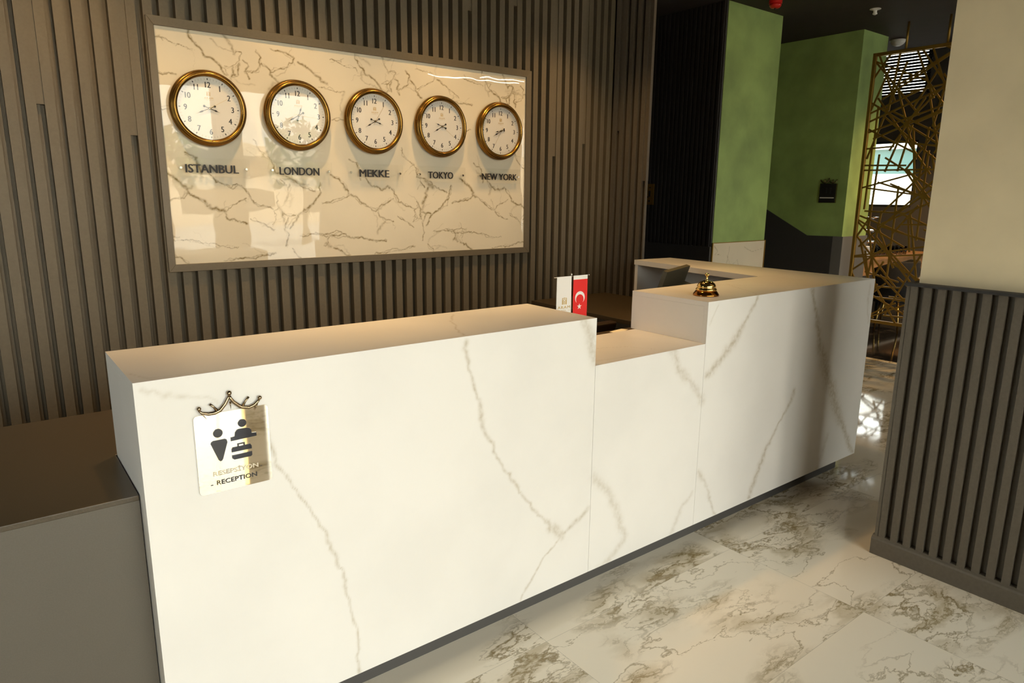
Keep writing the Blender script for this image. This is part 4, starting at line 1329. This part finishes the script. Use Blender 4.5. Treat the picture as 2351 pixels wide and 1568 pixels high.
# linear lamps on the lobby ceiling (mirrored in the clock panel)
for i, (xa, xb, y) in enumerate(((4.95, 6.42, -3.25), (5.58, 6.42, -3.02))):
    l = thing('linear_lamp', ('long' if i == 0 else 'short') + ' slim ceiling lamp mirrored at the top of the clock panel', 'ceiling lamp', ((xa + xb) / 2, y, CEIL))
    obj('housing', box(xa, xb, y - 0.02, y + 0.02, CEIL - 0.03, CEIL - 0.0005), MT['white_plastic'], l)
    obj('diffuser', box(xa + 0.005, xb - 0.005, y - 0.016, y + 0.016, CEIL - 0.036, CEIL - 0.0305), MT['led'], l)

# ------------------------------------------------------------------ gold lattice screen
SCX, SY0, SY1, SZ0, SZ1 = 6.88, -0.78, 0.70, 0.345, 2.835
sc = thing('lattice_screen', 'tall gold metal screen of criss-crossing bars beside the restaurant', 'screen', (SCX, 0, 0))
rnd = random.Random(12)
bm = bmesh.new()
T = 0.030
for a, b in (((SY1 - T / 2, 0.001), (SY1 - T / 2, SZ1)), ((SY0 + T / 2, 0.001), (SY0 + T / 2, SZ1))):
    bar(bm, (SCX, a[0], a[1]), (SCX, b[0], b[1]), T, 0.03, (1, 0, 0))
for z in (SZ0 + T / 2, SZ1 - T / 2):
    bar(bm, (SCX, SY0 + T, z), (SCX, SY1 - T, z), T, 0.03, (1, 0, 0))
obj('frame', bev(bm, 0.002, 1), MT['gold_paint'], sc)
def clip(p, a, L):
    """segment of half length L about p at angle a, clipped to the frame"""
    out = []
    for s in (-1, 1):
        d = (math.cos(a) * s, math.sin(a) * s)
        tmax = L
        for k, (lo, hi) in enumerate(((SY0 + T * .6, SY1 - T * .6), (SZ0 + T * .6, SZ1 - T * .6))):
            if d[k] > 1e-6:
                tmax = min(tmax, (hi - p[k]) / d[k])
            elif d[k] < -1e-6:
                tmax = min(tmax, (lo - p[k]) / d[k])
        out.append((p[0] + d[0] * tmax, p[1] + d[1] * tmax))
    return out
segs = []
ctrs = []
tries = 0
while len(ctrs) < 150 and tries < 20000:
    tries += 1
    p = (rnd.uniform(SY0 + .04, SY1 - .04), rnd.uniform(SZ0 + .04, SZ1 - .04))
    if all(math.hypot(p[0] - q[0], p[1] - q[1]) > 0.10 for q in ctrs):
        ctrs.append(p)
for k, p in enumerate(ctrs):
    segs.append(clip(p, math.pi * ((k * 0.618) % 1.0) + rnd.uniform(-0.15, 0.15), rnd.uniform(0.16, 0.46)))
for p in ((0.33, 2.18), (0.12, 1.55), (0.5, 0.98), (-0.1, 0.72), (0.05, 2.5), (-0.4, 1.9)):
    a0 = rnd.uniform(0, math.pi)
    for k in range(4):
        segs.append(clip(p, a0 + k * math.pi / 4 + rnd.uniform(-0.2, 0.2), rnd.uniform(0.22, 0.5)))
bm = bmesh.new()
for i, (a, b) in enumerate(segs):
    if math.hypot(a[0] - b[0], a[1] - b[1]) < 0.05:
        continue
    bar(bm, (SCX, a[0], a[1]), (SCX, b[0], b[1]), 0.0150, 0.012 + 0.00001 * i, (1, 0, 0))
obj('lattice', bm, MT['gold_paint'], sc)
for y in (0.42, 0.08, -0.5):
    obj('ceiling_rod', tube(bmesh.new(), [(SCX, y, SZ1 - 0.002), (SCX, y, CEIL - 0.0005)], 0.010, 10), MT['gold_paint'], sc)

# ------------------------------------------------------------------ restaurant behind the screen
rc = thing('dining_chair', 'charcoal velvet dining chair with thin gold legs behind the gold screen', 'chair', (8.53, 0.97, 0))
bm = bmesh.new()
n = 18
prof = []
for i in range(n + 1):
    a = math.radians(150 + 250 * i / n)
    prof.append(a)
cx_, cy_ = 8.55, 1.0
lay = []
for r, zz in ((0.235, 0.40), (0.262, 0.62), (0.270, 0.80), (0.262, 0.825), (0.235, 0.815), (0.222, 0.62), (0.20, 0.40)):
    lay.append([bm.verts.new((cx_ + r * math.cos(a), cy_ + r * math.sin(a), zz - (0.10 * max(0, abs(i - n / 2) / (n / 2) - 0.55) / 0.45 if zz > 0.7 else 0))) for i, a in enumerate(prof)])
for A, B in zip(lay, lay[1:] + lay[:1]):
    for i in range(n):
        bm.faces.new((A[i], A[i + 1], B[i + 1], B[i]))
for i in (0, n):
    bm.faces.new([L[i] for L in lay])
bmesh.ops.recalc_face_normals(bm, faces=bm.faces[:])
obj('backrest', bm, MT['velvet'], rc, True)
obj('seat', lathe(bmesh.new(), [(0.0, 0.34), (0.22, 0.34), (0.235, 0.37), (0.235, 0.44), (0.21, 0.465), (0.0, 0.47)], (cx_, cy_, 0), 'z', 32), MT['velvet'], rc, True)
for x, y in ((8.345, 1.05), (8.345, 0.785), (8.72, 1.16), (8.72, 0.80)):
    obj('leg', tube(bmesh.new(), [(cx_ + (x - cx_) * 0.75, cy_ + (y - cy_) * 0.75, 0.35), (x, y, 0.0005)], [0.014, 0.009], 10), MT['brass_light'], rc)

bt = thing('buffet_table', 'tan wooden buffet counter laid with glassware behind the gold screen', 'counter', (9.8, 1.85, 0))
obj('worktop', bbox(0.003, 8.88, 10.9, 1.5, 2.2, 0.745, 0.775), MT['wood'], bt)
obj('apron', box(8.90, 10.88, 1.515, 2.185, 0.56, 0.7445), MT['wood'], bt)
obj('shelf', bbox(0.003, 8.90, 10.88, 1.515, 2.185, 0.40, 0.425), MT['china'], bt)
for x in (8.93, 10.85):
    for y in (1.54, 2.16):
        obj('leg', box(x - 0.02, x + 0.02, y - 0.02, y + 0.02, 0.0005, 0.5595), MT['gunmetal'], bt)
ps = thing('plate_stack', 'white china plate stack at the near end of the buffet counter', 'plates', (9.02, 1.62, 0.775))
bm = bmesh.new()
for k in range(9):
    lathe(bm, [(0.0, 0.0), (0.06, 0.0), (0.115, 0.012), (0.117, 0.015), (0.06, 0.006), (0.0, 0.006)], (9.02, 1.62, 0.7755 + k * 0.0165), 'z', 32)
obj('plates', bm, MT['china'], ps, True)
def make_glass():
    g = obj('drinking_glass', lathe(bmesh.new(), [(0.0, 0.0), (0.030, 0.0), (0.036, 0.11), (0.034, 0.11), (0.028, 0.008), (0.0, 0.008)], (0, 0, 0), 'z', 20), MT['tumbler'], None, True)
    return tag(g, '-', 'glass', 'drinking glasses on the buffet counter')
MT['tumbler'] = glass_mat('tumbler_glass', tint=(0.80, 0.80, 0.78), boost=3.0)
gp = None
for r in range(3):
    for k in range(8):
        if gp is None:
            gp = make_glass()
            g = gp
        else:
            g = gp.copy()
            COL.objects.link(g)
        g.location = (9.26 + k * 0.125 + 0.03 * (r % 2), 1.57 + r * 0.12, 0.7753)
        g['label'] = 'small clear drinking glass in the rows on the buffet counter'
st = thing('tiered_stand', 'silver tiered serving stand behind the rows of glasses', 'serving stand', (10.15, 2.08, 0.775))
obj('stem', tube(bmesh.new(), [(10.15, 2.085, 0.776), (10.15, 2.085, 1.42)], 0.008, 10), MT['chrome'], st)
for z, r in ((0.90, 0.20), (1.06, 0.155), (1.24, 0.11)):
    obj('tier', lathe(bmesh.new(), [(0.0, 0.0), (r * 0.8, 0.0), (r, 0.018), (r, 0.022), (r * 0.8, 0.006), (0.0, 0.006)], (10.15, 2.085, z), 'z', 32), MT['chrome'], st, True)
obj('base', lathe(bmesh.new(), [(0.0, 0.0003), (0.09, 0.0003), (0.085, 0.01), (0.02, 0.03), (0.0, 0.03)], (10.15, 2.085, 0.775), 'z', 24), MT['chrome'], st, True)

for o in bpy.data.objects:
    if '_o' in o.keys():
        del o['_o']
